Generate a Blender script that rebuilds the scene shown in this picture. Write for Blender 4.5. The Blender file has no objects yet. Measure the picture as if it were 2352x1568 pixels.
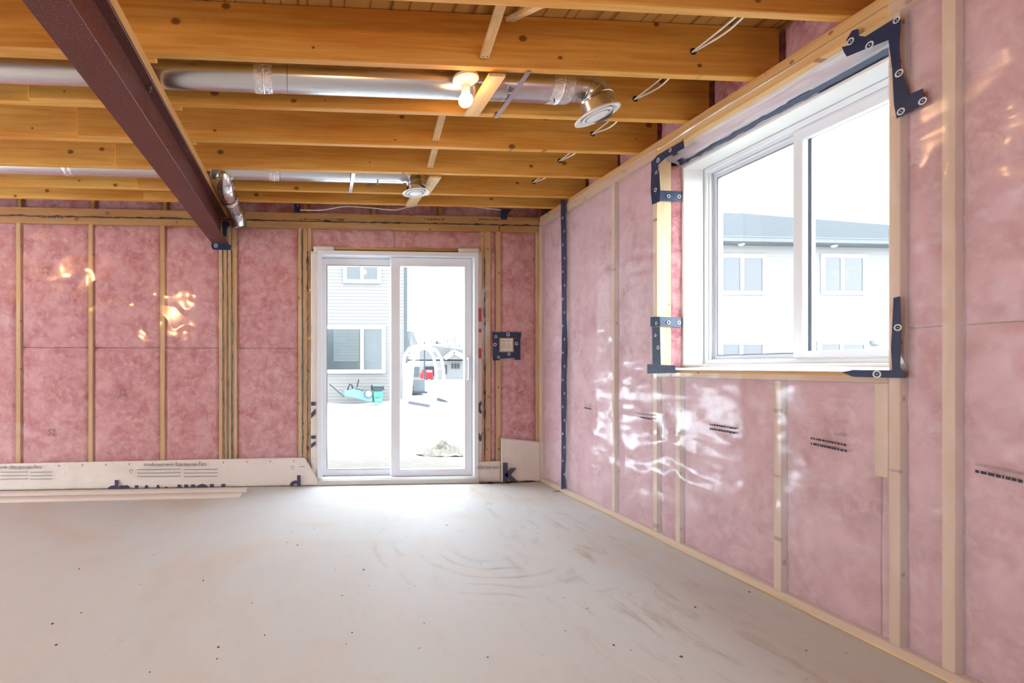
import bpy, bmesh, math, random
from mathutils import Vector, Matrix, noise
random.seed(7)
scene = bpy.context.scene
COL = scene.collection

# ------------------------------------------------------------------ camera, sky, exposure
FPX, PX, PY, CZ = 1153.0, 785.0, 842.0, 1.015      # focal length and principal point in pixels of 2352x1568, eye height
TH = math.atan(77.0 / FPX)                         # the camera looks a little to the side of the room's length
cam_data = bpy.data.cameras.new('camera')
cam_data.sensor_fit = 'HORIZONTAL'
cam_data.sensor_width = 36.0
cam_data.lens = FPX / 2352.0 * 36.0
cam_data.shift_x = (1176.0 - PX) / 2352.0
cam_data.shift_y = (PY - 784.0) / 2352.0
cam_data.clip_end = 300
cam = bpy.data.objects.new('camera', cam_data)
COL.objects.link(cam)
cam.location = (0, 0, CZ)
cam.rotation_euler = (math.pi / 2, 0, -TH)
scene.camera = cam

world = bpy.data.worlds.new('overcast_sky')
scene.world = world
world.use_nodes = True
SKY = 13.6
world.node_tree.nodes['Background'].inputs[0].default_value = (0.82, 0.92, 1.0, 1)
world.node_tree.nodes['Background'].inputs[1].default_value = SKY

scene.view_settings.view_transform = 'Standard'
scene.view_settings.look = 'None'
scene.view_settings.gamma = 1
scene.view_settings.use_curve_mapping = False
scene.view_settings.exposure = 0.0
scene.cycles.diffuse_bounces = 4
scene.cycles.max_bounces = 8
scene.cycles.transparent_max_bounces = 10

BULB_GLOW = 14.0                    # how bright the glass itself looks
WATT_IN_VIEW = 1.8
WATT_OTHER = 22.0
WATT_HANGING_FILL = 20.0
BULB_COL = (1.0, 0.56, 0.23)

# ------------------------------------------------------------------ where a line of sight meets a plane of the room
_F = Vector((math.sin(TH), math.cos(TH), 0)); _R = Vector((math.cos(TH), -math.sin(TH), 0)); _U = Vector((0, 0, 1))
_C = Vector((0, 0, CZ))
def _dir(x, y): return _F + _R * ((x - PX) / FPX) + _U * ((PY - y) / FPX)
def onY(x, y, Y): d = _dir(x, y); return _C + d * (Y / d.y)
def onX(x, y, X): d = _dir(x, y); return _C + d * (X / d.x)
def onZ(x, y, Z): d = _dir(x, y); return _C + d * ((Z - CZ) / d.z)

# ------------------------------------------------------------------ scene constants (metres)
YB, XR = 4.34, 2.05            # faces of the framing of the back wall and of the right wall
ZJ, ZS = 2.345, 2.580          # underside of joists, underside of subfloor
XL, YF = -5.2, -3.6            # far ends of the basement, out of the picture

# ------------------------------------------------------------------ node materials
class Mat:
    def __init__(s, name):
        s.m = bpy.data.materials.new(name); s.m.use_nodes = True
        s.nt = s.m.node_tree; s.n = s.nt.nodes; s.l = s.nt.links
        s.b = s.n['Principled BSDF']; s.out = s.n['Material Output']
        s._tc = None
    def node(s, t, **kw):
        n = s.n.new(t)
        for k, v in kw.items():
            if k.startswith('i_'): n.inputs[k[2:].replace('_', ' ')].default_value = v
            else: setattr(n, k, v)
        return n
    def link(s, a, b): s.l.new(a, b)
    def coords(s, scale=(1, 1, 1), which='Object', rot=(0, 0, 0)):
        if s._tc is None: s._tc = s.node('ShaderNodeTexCoord')
        mp = s.node('ShaderNodeMapping'); mp.inputs['Scale'].default_value = scale; mp.inputs['Rotation'].default_value = rot
        s.link(s._tc.outputs[which], mp.inputs[0]); return mp.outputs[0]
    def world(s, scale=(1, 1, 1)):
        g = s.node('ShaderNodeNewGeometry'); mp = s.node('ShaderNodeMapping'); mp.inputs['Scale'].default_value = scale
        s.link(g.outputs['Position'], mp.inputs[0]); return mp.outputs[0]
    def noise(s, vec, scale=5, detail=4, rough=.55, dist=0):
        n = s.node('ShaderNodeTexNoise'); s.link(vec, n.inputs['Vector'])
        n.inputs['Scale'].default_value = scale; n.inputs['Detail'].default_value = detail
        n.inputs['Roughness'].default_value = rough; n.inputs['Distortion'].default_value = dist
        return n.outputs['Fac']
    def ramp(s, fac, stops):
        r = s.node('ShaderNodeValToRGB'); e = r.color_ramp.elements
        while len(e) < len(stops): e.new(.5)
        for k, (p, c) in enumerate(stops):
            e[k].position = p; e[k].color = (*c, 1) if len(c) == 3 else c
        s.link(fac, r.inputs[0]); return r.outputs[0]
    def mix(s, fac, a, b, blend='MIX'):
        n = s.node('ShaderNodeMix', data_type='RGBA', blend_type=blend)
        for sock, v in ((n.inputs[0], fac), (n.inputs[6], a), (n.inputs[7], b)):
            if isinstance(v, (int, float)): sock.default_value = v
            elif isinstance(v, tuple): sock.default_value = (*v, 1)
            else: s.link(v, sock)
        return n.outputs[2]
    def math(s, op, a, b=0.0):
        n = s.node('ShaderNodeMath', operation=op)
        for sock, v in ((n.inputs[0], a), (n.inputs[1], b)):
            if isinstance(v, (int, float)): sock.default_value = v
            else: s.link(v, sock)
        return n.outputs[0]
    def color(s, c):
        if isinstance(c, tuple): s.b.inputs['Base Color'].default_value = (*c, 1)
        else: s.link(c, s.b.inputs['Base Color'])
    def rough(s, v):
        if isinstance(v, (int, float)): s.b.inputs['Roughness'].default_value = v
        else: s.link(v, s.b.inputs['Roughness'])
    def metal(s, v): s.b.inputs['Metallic'].default_value = v
    def spec(s, v): s.b.inputs['Specular IOR Level'].default_value = v
    def bump(s, h, strength=.3, dist=.01):
        n = s.node('ShaderNodeBump'); n.inputs['Strength'].default_value = strength; n.inputs['Distance'].default_value = dist
        s.link(h, n.inputs['Height']); s.link(n.outputs[0], s.b.inputs['Normal']); return n.outputs[0]

def plain(name, col, rough=.5, metal=0.0, spec=.5, var=.12, vscale=6):
    m = Mat(name)
    f = m.noise(m.coords(), vscale, 5)
    m.color(m.mix(f, tuple(c * (1 - var) for c in col), tuple(min(1, c * (1 + var)) for c in col)))
    m.rough(rough); m.metal(metal); m.spec(spec); return m.m

def wood(name, a, b, knot, axis='x', knots=True, kscale=1.0):
    """pine: long grain along one axis, dark oval knots"""
    m = Mat(name)
    st = {'x': (1.0, 22, 22), 'y': (22, 1.0, 22), 'z': (22, 22, 1.0)}[axis]
    inf = m.node('ShaderNodeObjectInfo')
    off = m.node('ShaderNodeVectorMath', operation='ADD')
    sc = m.node('ShaderNodeVectorMath', operation='SCALE'); sc.inputs['Scale'].default_value = 37.0
    cmb = m.node('ShaderNodeCombineXYZ'); 
    for k in range(3): m.link(inf.outputs['Random'], cmb.inputs[k])
    m.link(cmb.outputs[0], sc.inputs[0])
    tc = m.node('ShaderNodeTexCoord'); m.link(tc.outputs['Object'], off.inputs[0]); m.link(sc.outputs[0], off.inputs[1])
    def mp(scl):
        n = m.node('ShaderNodeMapping'); n.inputs['Scale'].default_value = scl; m.link(off.outputs[0], n.inputs[0]); return n.outputs[0]
    g = m.noise(mp(st), 1.6, 4, .62, .8)
    big = m.noise(mp(tuple(v * .18 if v > 5 else .7 for v in st)), 1.3, 3)
    col = m.mix(m.ramp(g, [(.36, (0, 0, 0)), (.64, (1, 1, 1))]), a, b)
    col = m.mix(m.ramp(big, [(.35, (0, 0, 0)), (.7, (1, 1, 1))]), col, m.mix(.55, col, b, 'MULTIPLY'))
    if knots:
        ks = {'x': (4.6 * kscale, 0.02, 6.2 * kscale), 'y': (.02, 4.6 * kscale, 6.2 * kscale), 'z': (6.2 * kscale, .02, 4.6 * kscale)}[axis]
        v = m.node('ShaderNodeTexVoronoi', feature='F1', voronoi_dimensions='2D'); v.inputs['Scale'].default_value = 1.0
        sx_ = m.node('ShaderNodeSeparateXYZ'); m.link(mp(ks), sx_.inputs[0]); cx_ = m.node('ShaderNodeCombineXYZ')
        for k_, i_ in enumerate({'x': (0, 2), 'y': (1, 2), 'z': (0, 2)}[axis]): m.link(sx_.outputs[i_], cx_.inputs[k_])
        m.link(cx_.outputs[0], v.inputs['Vector'])
        sep = m.node('ShaderNodeSeparateColor'); m.link(v.outputs['Color'], sep.inputs[0])
        # size of the knot differs from cell to cell, most cells have none
        size = m.math('MULTIPLY', m.math('MAXIMUM', m.math('SUBTRACT', sep.outputs[0], .45), 0.0), .24)
        d = m.math('DIVIDE', v.outputs['Distance'], m.math('ADD', size, .0005))
        k1 = m.ramp(d, [(.55, (1, 1, 1)), (.95, (0, 0, 0))])
        k2 = m.ramp(m.math('MULTIPLY', d, .5), [(.3, (1, 1, 1)), (.95, (0, 0, 0))])
        col = m.mix(m.math('MULTIPLY', k2, .35), col, b)
        col = m.mix(m.math('MULTIPLY', k1, .85), col, knot)
    m.color(col); m.rough(.62); m.spec(.3); return m.m

MT = {}
MT['joist'] = wood('pine_joist', (.80, .47, .125), (.67, .34, .07), (.15, .05, .014))
MT['joist_y'] = wood('pine_nailer', (.72, .47, .2), (.62, .36, .13), (.2, .08, .03), 'y', False)
MT['stud'] = wood('pine_stud', (.74, .53, .30), (.64, .42, .20), (.24, .11, .04), 'z', True, 1.6)
MT['stud_pale'] = wood('pale_pine_stud', (.80, .62, .40), (.71, .51, .29), (.26, .13, .05), 'z', True, 1.6)
MT['plate_x'] = wood('pine_plate', (.64, .39, .15), (.54, .3, .1), (.2, .08, .03), 'x')
MT['plate_y'] = wood('pine_plate_side', (.72, .47, .22), (.62, .38, .15), (.25, .1, .04), 'y', True, 1.4)
MT['strip'] = wood('spruce_strip', (.78, .58, .33), (.68, .46, .22), (.25, .12, .05), 'y', False)

def mk_ply():
    m = Mat('plywood_subfloor')
    g = m.noise(m.coords((9, .8, 9)), 1.5, 6, .6, 1.0)
    col = m.mix(g, (.6, .33, .09), (.45, .22, .05))
    w = m.node('ShaderNodeTexVoronoi', feature='DISTANCE_TO_EDGE'); m.link(m.coords((9, .05, 1)), w.inputs['Vector']); w.inputs['Scale'].default_value = 1.0
    col = m.mix(m.ramp(w.outputs['Distance'], [(0, (1, 1, 1)), (.05, (0, 0, 0))]), col, (.2, .09, .02))
    m.color(col); m.rough(.7); return m.m
MT['ply'] = mk_ply()

def mk_batt():
    m = Mat('pink_fibreglass')
    inf = m.node('ShaderNodeObjectInfo')
    base = m.world((1, 1, 1))
    n1 = m.noise(base, 6.0, 5, .65, .35)
    n2 = m.noise(base, 24, 5, .78, .45)
    col = m.mix(m.ramp(n1, [(.36, (0, 0, 0)), (.64, (1, 1, 1))]), (.50, .172, .198), (.70, .375, .395))
    col = m.mix(m.math('MULTIPLY', m.ramp(n2, [(.45, (0, 0, 0)), (.66, (1, 1, 1))]), .8), col, (.76, .495, .50))
    col = m.mix(m.math('MULTIPLY', m.ramp(m.noise(base, 7.3, 4, .6, .4), [(.66, (0, 0, 0)), (.8, (1, 1, 1))]), .4), col, (.42, .33, .33))
    m.color(col); m.rough(.9); m.spec(.1)
    h = n2
    m.bump(h, .55, .012); return m.m
MT['batt'] = mk_batt()

def mk_film(name, gloss=.1, haze=.07):
    """clear polyethylene sheet: mostly see-through, a sheen that grows at grazing angles, slightly milky"""
    m = Mat(name); m.n.remove(m.b)
    lw = m.node('ShaderNodeLayerWeight'); lw.inputs['Blend'].default_value = .5
    fr = m.math('ADD', .075, m.math('MULTIPLY', m.math('POWER', lw.outputs['Facing'], 4.0), .85))
    gl = m.node('ShaderNodeBsdfGlossy'); gl.inputs['Roughness'].default_value = gloss; gl.inputs['Color'].default_value = (1, 1, 1, 1)
    tr = m.node('ShaderNodeBsdfTransparent'); tr.inputs['Color'].default_value = (.97, .96, .96, 1)
    df = m.node('ShaderNodeBsdfDiffuse'); df.inputs['Color'].default_value = (.88, .86, .93, 1)  # lilac-white haze, puts a cool daylight cast into the sheet
    mx = m.node('ShaderNodeMixShader'); mx.inputs[0].default_value = haze; m.link(tr.outputs[0], mx.inputs[1]); m.link(df.outputs[0], mx.inputs[2])
    m2 = m.node('ShaderNodeMixShader'); m.link(fr, m2.inputs[0]); m.link(mx.outputs[0], m2.inputs[1]); m.link(gl.outputs[0], m2.inputs[2])
    m.link(m2.outputs[0], m.out.inputs[0]); return m.m
MT['film'] = mk_film('clear_poly_film', .11, .035)
MT['film_daylit'] = mk_film('poly_film_painted_daylight', .16, .25)  # same film with extra haze; the side wall's daylight paleness is painted in

def mk_glass():
    m = Mat('window_glass'); m.n.remove(m.b)
    lw = m.node('ShaderNodeLayerWeight'); lw.inputs['Blend'].default_value = .5
    fr = m.math('ADD', .03, m.math('MULTIPLY', m.math('POWER', lw.outputs['Facing'], 5.0), .9))
    gl = m.node('ShaderNodeBsdfGlossy'); gl.inputs['Roughness'].default_value = .02
    tr = m.node('ShaderNodeBsdfTransparent'); tr.inputs['Color'].default_value = (.96, .98, .985, 1)
    mx = m.node('ShaderNodeMixShader'); m.link(fr, mx.inputs[0]); m.link(tr.outputs[0], mx.inputs[1]); m.link(gl.outputs[0], mx.inputs[2])
    m.link(mx.outputs[0], m.out.inputs[0]); return m.m
MT['glass'] = mk_glass()

def mk_floor():
    m = Mat('concrete_slab')
    p = m.world()
    n1 = m.noise(p, 1.1, 4, .6, .5); n2 = m.noise(p, 4.5, 5, .65, .4); n3 = m.noise(p, 60, 2, .7)
    col = m.mix(n1, (.525, .555, .57), (.63, .66, .675))
    col = m.mix(m.ramp(n2, [(.35, (0, 0, 0)), (.7, (1, 1, 1))]), col, (.61, .61, .60))
    col = m.mix(m.math('MULTIPLY', n3, .18), col, (.36, .34, .32))
    # tan dusty areas
    col = m.mix(m.math('MULTIPLY', m.ramp(m.noise(p, .8, 4, .6, 1), [(.5, (0, 0, 0)), (.7, (1, 1, 1))]), .5), col, (.55, .45, .35))
    # brown scuffs smeared along the room, thickest beside the insulated wall
    sm = m.node('ShaderNodeMapping'); sm.inputs['Scale'].default_value = (8, 2.4, 1); sm.inputs['Rotation'].default_value = (0, 0, -.12)
    g = m.node('ShaderNodeNewGeometry'); m.link(g.outputs['Position'], sm.inputs[0])
    sc = m.ramp(m.noise(sm.outputs[0], 1.3, 6, .72, .3), [(.53, (0, 0, 0)), (.70, (1, 1, 1))])
    sx = m.node('ShaderNodeSeparateXYZ'); m.link(g.outputs['Position'], sx.inputs[0])
    band = m.ramp(m.math('MULTIPLY', sx.outputs[0], .5), [(0.0, (.12, .12, .12)), (.45, (.25, .25, .25)), (.68, (1, 1, 1)), (.85, (.8, .8, .8)), (1.0, (.2, .2, .2))])
    col = m.mix(m.math('MULTIPLY', m.math('MULTIPLY', sc, band), .5), col, (.32, .23, .15))
    # dark flecks
    fl = m.ramp(m.noise(p, 38, 3, .5), [(.72, (0, 0, 0)), (.76, (1, 1, 1))])
    col = m.mix(m.math('MULTIPLY', m.math('MULTIPLY', fl, m.ramp(n2, [(.5, (0, 0, 0)), (.6, (1, 1, 1))])), .6), col, (.16, .14, .12))
    # swept trowel arcs
    def arcs(cx, cy, r0, r1, fr, wob):
        sub = m.node('ShaderNodeVectorMath', operation='SUBTRACT'); m.link(g.outputs['Position'], sub.inputs[0]); sub.inputs[1].default_value = (cx, cy, 0)
        ln = m.node('ShaderNodeVectorMath', operation='LENGTH'); m.link(sub.outputs[0], ln.inputs[0])
        d = m.math('ADD', ln.outputs['Value'], m.math('MULTIPLY', m.noise(p, 1.6, 2), wob))
        w = m.math('MULTIPLY', m.math('POWER', m.math('ABSOLUTE', m.math('SINE', m.math('MULTIPLY', d, fr))), 14), m.ramp(m.noise(p, 2.6, 3), [(.42, (0, 0, 0)), (.62, (1, 1, 1))]))
        inside = m.math('MULTIPLY', m.math('GREATER_THAN', d, r0), m.math('LESS_THAN', d, r1))
        sp = m.node('ShaderNodeSeparateXYZ'); m.link(sub.outputs[0], sp.inputs[0])
        side = m.ramp(m.math('ADD', m.math('MULTIPLY', m.math('ADD', sp.outputs[0], sp.outputs[1]), -.7), .5), [(.45, (0, 0, 0)), (.7, (1, 1, 1))])
        return m.math('MULTIPLY', m.math('MULTIPLY', w, inside), side)
    a = arcs(.98, 2.75, .30, .85, 31, .30)
    col = m.mix(m.math('MULTIPLY', a, .75), col, (.38, .37, .35))
    m.color(col); m.rough(m.ramp(n2, [(.3, (.6, .6, .6)), (.7, (.75, .75, .75))])); m.spec(.22)
    m.bump(n2, .12, .006); return m.m
MT['floor'] = mk_floor()

def mk_beam():
    m = Mat('red_primer_steel')
    p = m.coords()
    n = m.noise(p, 3, 5, .6); f = m.ramp(m.noise(p, 130, 2, .6), [(.58, (0, 0, 0)), (.70, (1, 1, 1))])
    col = m.mix(n, (.085, .022, .019), (.135, .034, .028))
    col = m.mix(m.math('MULTIPLY', f, .6), col, (.30, .18, .11))
    d = m.ramp(m.noise(m.coords((4, 1, 4)), 2.2, 5, .7), [(.6, (0, 0, 0)), (.8, (1, 1, 1))])
    col = m.mix(m.math('MULTIPLY', d, .3), col, (.38, .28, .24))
    m.color(col); m.rough(.5); m.spec(.4); return m.m
MT['beam'] = mk_beam()
def mk_galv(name, r=.24):
    m = Mat(name)
    n = m.noise(m.coords((1, 14, 14)), 6, 4)
    m.color(m.mix(n, (.62, .63, .66), (.78, .79, .81))); m.metal(1.0); m.rough(r)
    m.bump(m.noise(m.coords((1, 3, 3)), 3, 2), .06, .01); return m.m
MT['galv'] = mk_galv('galvanised_duct')
MT['galv_sharp'] = mk_galv('galvanised_elbow', .24)
def mk_foil():
    m = Mat('crinkled_foil_tape')
    m.color((.86, .86, .87)); m.metal(1.0); m.rough(.2)
    m.bump(m.noise(m.coords(), 60, 4, .7, 1.5), .8, .006); return m.m
MT['foil'] = mk_foil()
def mk_tape():
    m = Mat('navy_sheathing_tape')
    n = m.noise(m.world(), 40, 4, .6, .8)
    m.color(m.mix(n, (.010, .020, .055), (.022, .045, .11))); m.rough(.28); m.spec(.5)
    m.bump(n, .35, .004); return m.m
MT['tape'] = mk_tape()
MT['tape_print'] = plain('pale_tape_print', (.6, .62, .62), .4)
MT['white_plastic'] = plain('white_vinyl', (.74, .76, .80), .35, var=.03)
MT['white_jamb'] = plain('white_jamb_board', (.80, .80, .78), .45, var=.03)
MT['white_metal'] = plain('white_enamel', (.80, .80, .80), .35, var=.03)
MT['porcelain'] = plain('white_porcelain', (.80, .76, .70), .25, var=.03)
MT['dark'] = plain('dark_gap', (.02, .02, .022), .8)
MT['black'] = plain('black_sealant', (.012, .012, .014), .35)
MT['grey_metal'] = plain('dull_grey_steel', (.35, .35, .36), .45, 1.0)
MT['strap'] = plain('bright_steel_strap', (.72, .72, .78), .3, 1.0)
MT['cable'] = plain('white_cable_jacket', (.82, .78, .72), .45, var=.05)
def mk_wrap():
    m = Mat('white_house_wrap')
    n = m.noise(m.world(), 22, 5, .7, 1.5); s = m.noise(m.world(), 4, 4)
    m.color(m.mix(s, (.70, .62, .57), (.80, .75, .70))); m.rough(.55); m.bump(n, .5, .01); return m.m
MT['wrap'] = mk_wrap()
MT['ink_navy'] = plain('navy_print', (.055, .06, .12), .5)
MT['ink_black'] = plain('black_print', (.03, .025, .035), .6)
MT['ink_grey'] = plain('grey_print', (.30, .27, .27), .6)
MT['ink_red'] = plain('red_print', (.5, .06, .08), .5)
MT['batt_ink'] = plain('faded_print', (.28, .15, .17), .8)
MT['trim'] = plain('primed_trim', (.72, .66, .60), .5, var=.04)
MT['concrete_wall'] = plain('grey_concrete_wall', (.5, .46, .44), .8)
MT['sheathing'] = plain('exterior_sheathing', (.45, .42, .38), .8)
MT['paper'] = plain('cream_box_cover', (.72, .66, .58), .6, var=.05)
def emis(name, col, s):
    m = Mat(name); m.n.remove(m.b)
    e = m.node('ShaderNodeEmission'); e.inputs[0].default_value = (*col, 1); e.inputs[1].default_value = s
    m.link(e.outputs[0], m.out.inputs[0]); return m.m
MT['bulb'] = emis('lit_bulb', BULB_COL, BULB_GLOW); MT['bulb'].cycles.emission_sampling = 'NONE'

# ------------------------------------------------------------------ mesh helpers
def link(o, parent=None):
    COL.objects.link(o)
    if parent is not None: o.parent = parent
    return o
def tag(o, label=None, cat=None, group=None, kind=None):
    if label: o['label'] = label
    if cat: o['category'] = cat
    if group: o['group'] = group
    if kind: o['kind'] = kind
    return o
def empty(name, loc=(0, 0, 0)):
    o = bpy.data.objects.new(name, None); o.empty_display_size = .05; link(o); o.location = loc; return o

class MB:
    """collects points and faces in world coordinates, then makes one mesh object"""
    def __init__(s): s.v = []; s.f = []; s.smooth = False
    def add(s, vs, fs):
        o = len(s.v); s.v += [Vector(p) for p in vs]; s.f += [tuple(i + o for i in f) for f in fs]; return s
    def box(s, a, b):
        x0, y0, z0 = a; x1, y1, z1 = b
        return s.add([(x0, y0, z0), (x1, y0, z0), (x1, y1, z0), (x0, y1, z0), (x0, y0, z1), (x1, y0, z1), (x1, y1, z1), (x0, y1, z1)],
                     [(0, 3, 2, 1), (4, 5, 6, 7), (0, 1, 5, 4), (1, 2, 6, 5), (2, 3, 7, 6), (3, 0, 4, 7)])
    def prism(s, poly, d):
        """poly: planar outline of points, extruded by vector d"""
        n = len(poly); d = Vector(d)
        vs = [Vector(p) for p in poly] + [Vector(p) + d for p in poly]
        fs = [tuple(range(n - 1, -1, -1)), tuple(range(n, 2 * n))] + [(i, (i + 1) % n, n + (i + 1) % n, n + i) for i in range(n)]
        return s.add(vs, fs)
    def bar(s, a, b, w, t, up=(0, 0, 1)):
        """rectangular bar from a to b, w wide and t thick"""
        a = Vector(a); b = Vector(b); d = (b - a).normalized(); up = Vector(up)
        side = d.cross(up)
        if side.length < 1e-4: side = d.cross(Vector((1, 0, 0)))
        side.normalize(); u = side.cross(d).normalized()
        q = [a + side * (w / 2 * i) + u * (t / 2 * j) for i, j in ((-1, -1), (1, -1), (1, 1), (-1, 1))]
        return s.prism(q, b - a)
    def tube(s, pts, r, n=12, caps=True):
        pts = [Vector(p) for p in pts]; rings = []
        rr = r if isinstance(r, (list, tuple)) else [r] * len(pts)
        prev = None
        for i, p in enumerate(pts):
            if i == 0: t = pts[1] - pts[0]
            elif i == len(pts) - 1: t = pts[-1] - pts[-2]
            else: t = (pts[i + 1] - p).normalized() + (p - pts[i - 1]).normalized()
            t.normalize()
            if prev is None:
                a = t.cross(Vector((0, 0, 1)))
                if a.length < 1e-3: a = t.cross(Vector((1, 0, 0)))
            else: a = prev - t * prev.dot(t)
            a.normalize(); prev = a; b = t.cross(a)
            rings.append([p + a * (rr[i] * math.cos(k * math.tau / n)) + b * (rr[i] * math.sin(k * math.tau / n)) for k in range(n)])
        vs = [q for ring in rings for q in ring]; fs = []
        for i in range(len(rings) - 1):
            for k in range(n):
                fs.append((i * n + k, i * n + (k + 1) % n, (i + 1) * n + (k + 1) % n, (i + 1) * n + k))
        if caps: fs += [tuple(range(n - 1, -1, -1)), tuple((len(rings) - 1) * n + k for k in range(n))]
        s.smooth = True
        return s.add(vs, fs)
    def lathe(s, c, prof, n=28, axis=(0, 0, 1), caps=True):
        """profile [(radius, height)] turned about axis through c"""
        c = Vector(c); ax = Vector(axis).normalized()
        a = ax.cross(Vector((0, 1, 0)))
        if a.length < 1e-3: a = ax.cross(Vector((1, 0, 0)))
        a.normalize(); b = ax.cross(a)
        vs = []; fs = []
        for r, h in prof:
            for k in range(n):
                th = k * math.tau / n; vs.append(c + ax * h + (a * math.cos(th) + b * math.sin(th)) * max(r, 1e-5))
        for i in range(len(prof) - 1):
            for k in range(n):
                fs.append((i * n + k, i * n + (k + 1) % n, (i + 1) * n + (k + 1) % n, (i + 1) * n + k))
        if caps: fs += [tuple(range(n - 1, -1, -1)), tuple((len(prof) - 1) * n + k for k in range(n))]
        s.smooth = True
        return s.add(vs, fs)
    def grid(s, fn, nu, nv, keep=None):
        vs = [fn(i / nu, j / nv) for j in range(nv + 1) for i in range(nu + 1)]
        fs = []
        for j in range(nv):
            for i in range(nu):
                if keep is None or keep((i + .5) / nu, (j + .5) / nv):
                    fs.append((j * (nu + 1) + i, j * (nu + 1) + i + 1, (j + 1) * (nu + 1) + i + 1, (j + 1) * (nu + 1) + i))
        return s.add(vs, fs)
    def build(s, name, mat, parent=None, bevel=0, solid=0, shade=None):
        me = bpy.data.meshes.new(name)
        base = Vector((0, 0, 0))
        if parent is None and s.v:
            lo = Vector([min(p[i] for p in s.v) for i in range(3)]); hi = Vector([max(p[i] for p in s.v) for i in range(3)])
            base = Vector(((lo.x + hi.x) / 2, (lo.y + hi.y) / 2, lo.z))
        elif parent is not None:
            q = parent
            while q is not None: base = base + Vector(q.location); q = q.parent
        me.from_pydata([p - base for p in s.v], [], s.f)
        bm = bmesh.new(); bm.from_mesh(me)
        bmesh.ops.delete(bm, geom=[v for v in bm.verts if not v.link_faces], context='VERTS')
        bmesh.ops.remove_doubles(bm, verts=bm.verts, dist=1e-5)
        bmesh.ops.recalc_face_normals(bm, faces=bm.faces); bm.to_mesh(me); bm.free()
        if mat is not None: me.materials.append(MT[mat] if isinstance(mat, str) else mat)
        if (s.smooth if shade is None else shade):
            me.polygons.foreach_set('use_smooth', [True] * len(me.polygons))
            try: me.set_sharp_from_angle(angle=math.radians(40))
            except Exception: pass
        o = bpy.data.objects.new(name, me); link(o, parent)
        if parent is None: o.location = base
        if bevel:
            b = o.modifiers.new('edge', 'BEVEL'); b.width = bevel; b.segments = 1; b.limit_method = 'ANGLE'
        if solid:
            b = o.modifiers.new('thick', 'SOLIDIFY'); b.thickness = solid; b.offset = 0
        return o

def frame_ring(mb, axis, d0, d1, outer, inner):
    """rectangular ring (frame) between depths d0..d1 along axis 'x' or 'y'; outer/inner = (u0,u1,z0,z1)"""
    def P(u, z, d): return (d, u, z) if axis == 'x' else (u, d, z)
    def cs(q): u0, u1, z0, z1 = q; return [(u0, z0), (u1, z0), (u1, z1), (u0, z1)]
    O, I = cs(outer), cs(inner)
    vs = [P(u, z, d0) for u, z in O] + [P(u, z, d0) for u, z in I] + [P(u, z, d1) for u, z in O] + [P(u, z, d1) for u, z in I]
    fs = []
    for k in range(4):
        j = (k + 1) % 4
        fs += [(k, j, 4 + j, 4 + k), (8 + k, 12 + k, 12 + j, 8 + j), (k, 8 + k, 8 + j, j), (4 + k, 4 + j, 12 + j, 12 + k)]
    return mb.add(vs, fs)

def text(name, body, mat, parent, origin, ux, uz, size, depth=.0004, bold=0, clip=(), single=False):
    """flat lettering; origin lower-left point, ux reading direction, uz up direction"""
    cu = bpy.data.curves.new(name, 'FONT'); cu.body = body; cu.size = size; cu.extrude = depth; cu.offset = bold
    tmp = bpy.data.objects.new(name, cu); COL.objects.link(tmp)
    me = bpy.data.meshes.new_from_object(tmp.evaluated_get(bpy.context.evaluated_depsgraph_get()))
    bpy.data.objects.remove(tmp)
    ux = Vector(ux).normalized(); uz = Vector(uz).normalized(); n = ux.cross(uz)
    M = Matrix(((ux.x, uz.x, n.x), (ux.y, uz.y, n.y), (ux.z, uz.z, n.z)))
    base = Vector((0, 0, 0)); q = parent
    while q is not None: base = base + Vector(q.location); q = q.parent
    for v in me.vertices: v.co = M @ v.co + Vector(origin)
    if clip:                                   # lettering cut off where its sheet ends
        bm = bmesh.new(); bm.from_mesh(me)
        for co, no in clip:
            bmesh.ops.bisect_plane(bm, geom=bm.verts[:] + bm.edges[:] + bm.faces[:], plane_co=co, plane_no=no, clear_outer=True)
        bm.to_mesh(me); bm.free()
    for v in me.vertices: v.co -= base
    me.materials.clear(); me.materials.append(MT[mat])
    if single:                                 # one object for each letter
        bm = bmesh.new(); bm.from_mesh(me); seen = set(); out = None
        for v in list(bm.verts):
            if v.index in seen: continue
            isl = []; st = [v]; seen.add(v.index)
            while st:
                q = st.pop(); isl.append(q)
                for e in q.link_edges:
                    w = e.other_vert(q)
                    if w.index not in seen: seen.add(w.index); st.append(w)
            ix = {q.index: n for n, q in enumerate(isl)}
            m2 = bpy.data.meshes.new('letter'); m2.from_pydata([q.co.copy() for q in isl], [], [[ix[w.index] for w in f.verts] for f in bm.faces if f.verts[0].index in ix])
            m2.materials.append(MT[mat]); out = link(bpy.data.objects.new('letter', m2), parent)
        bm.free(); return out
    o = bpy.data.objects.new(name, me); link(o, parent); return o

def fbm(x, y, z, sc, oct=3):
    return noise.fractal(Vector((x * sc, y * sc, z * sc)), .8, 2.1, oct)

# ================================================================== SETTING
floor = MB().box((XL - .2, YF - .2, -.12), (2.32, 4.50, 0)).build('floor', 'floor'); tag(floor, kind='structure')
ceiling = MB().box((XL - .2, YF - .2, ZS), (2.42, 4.56, ZS + .02)).build('ceiling', 'ply'); tag(ceiling, kind='structure')

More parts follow.
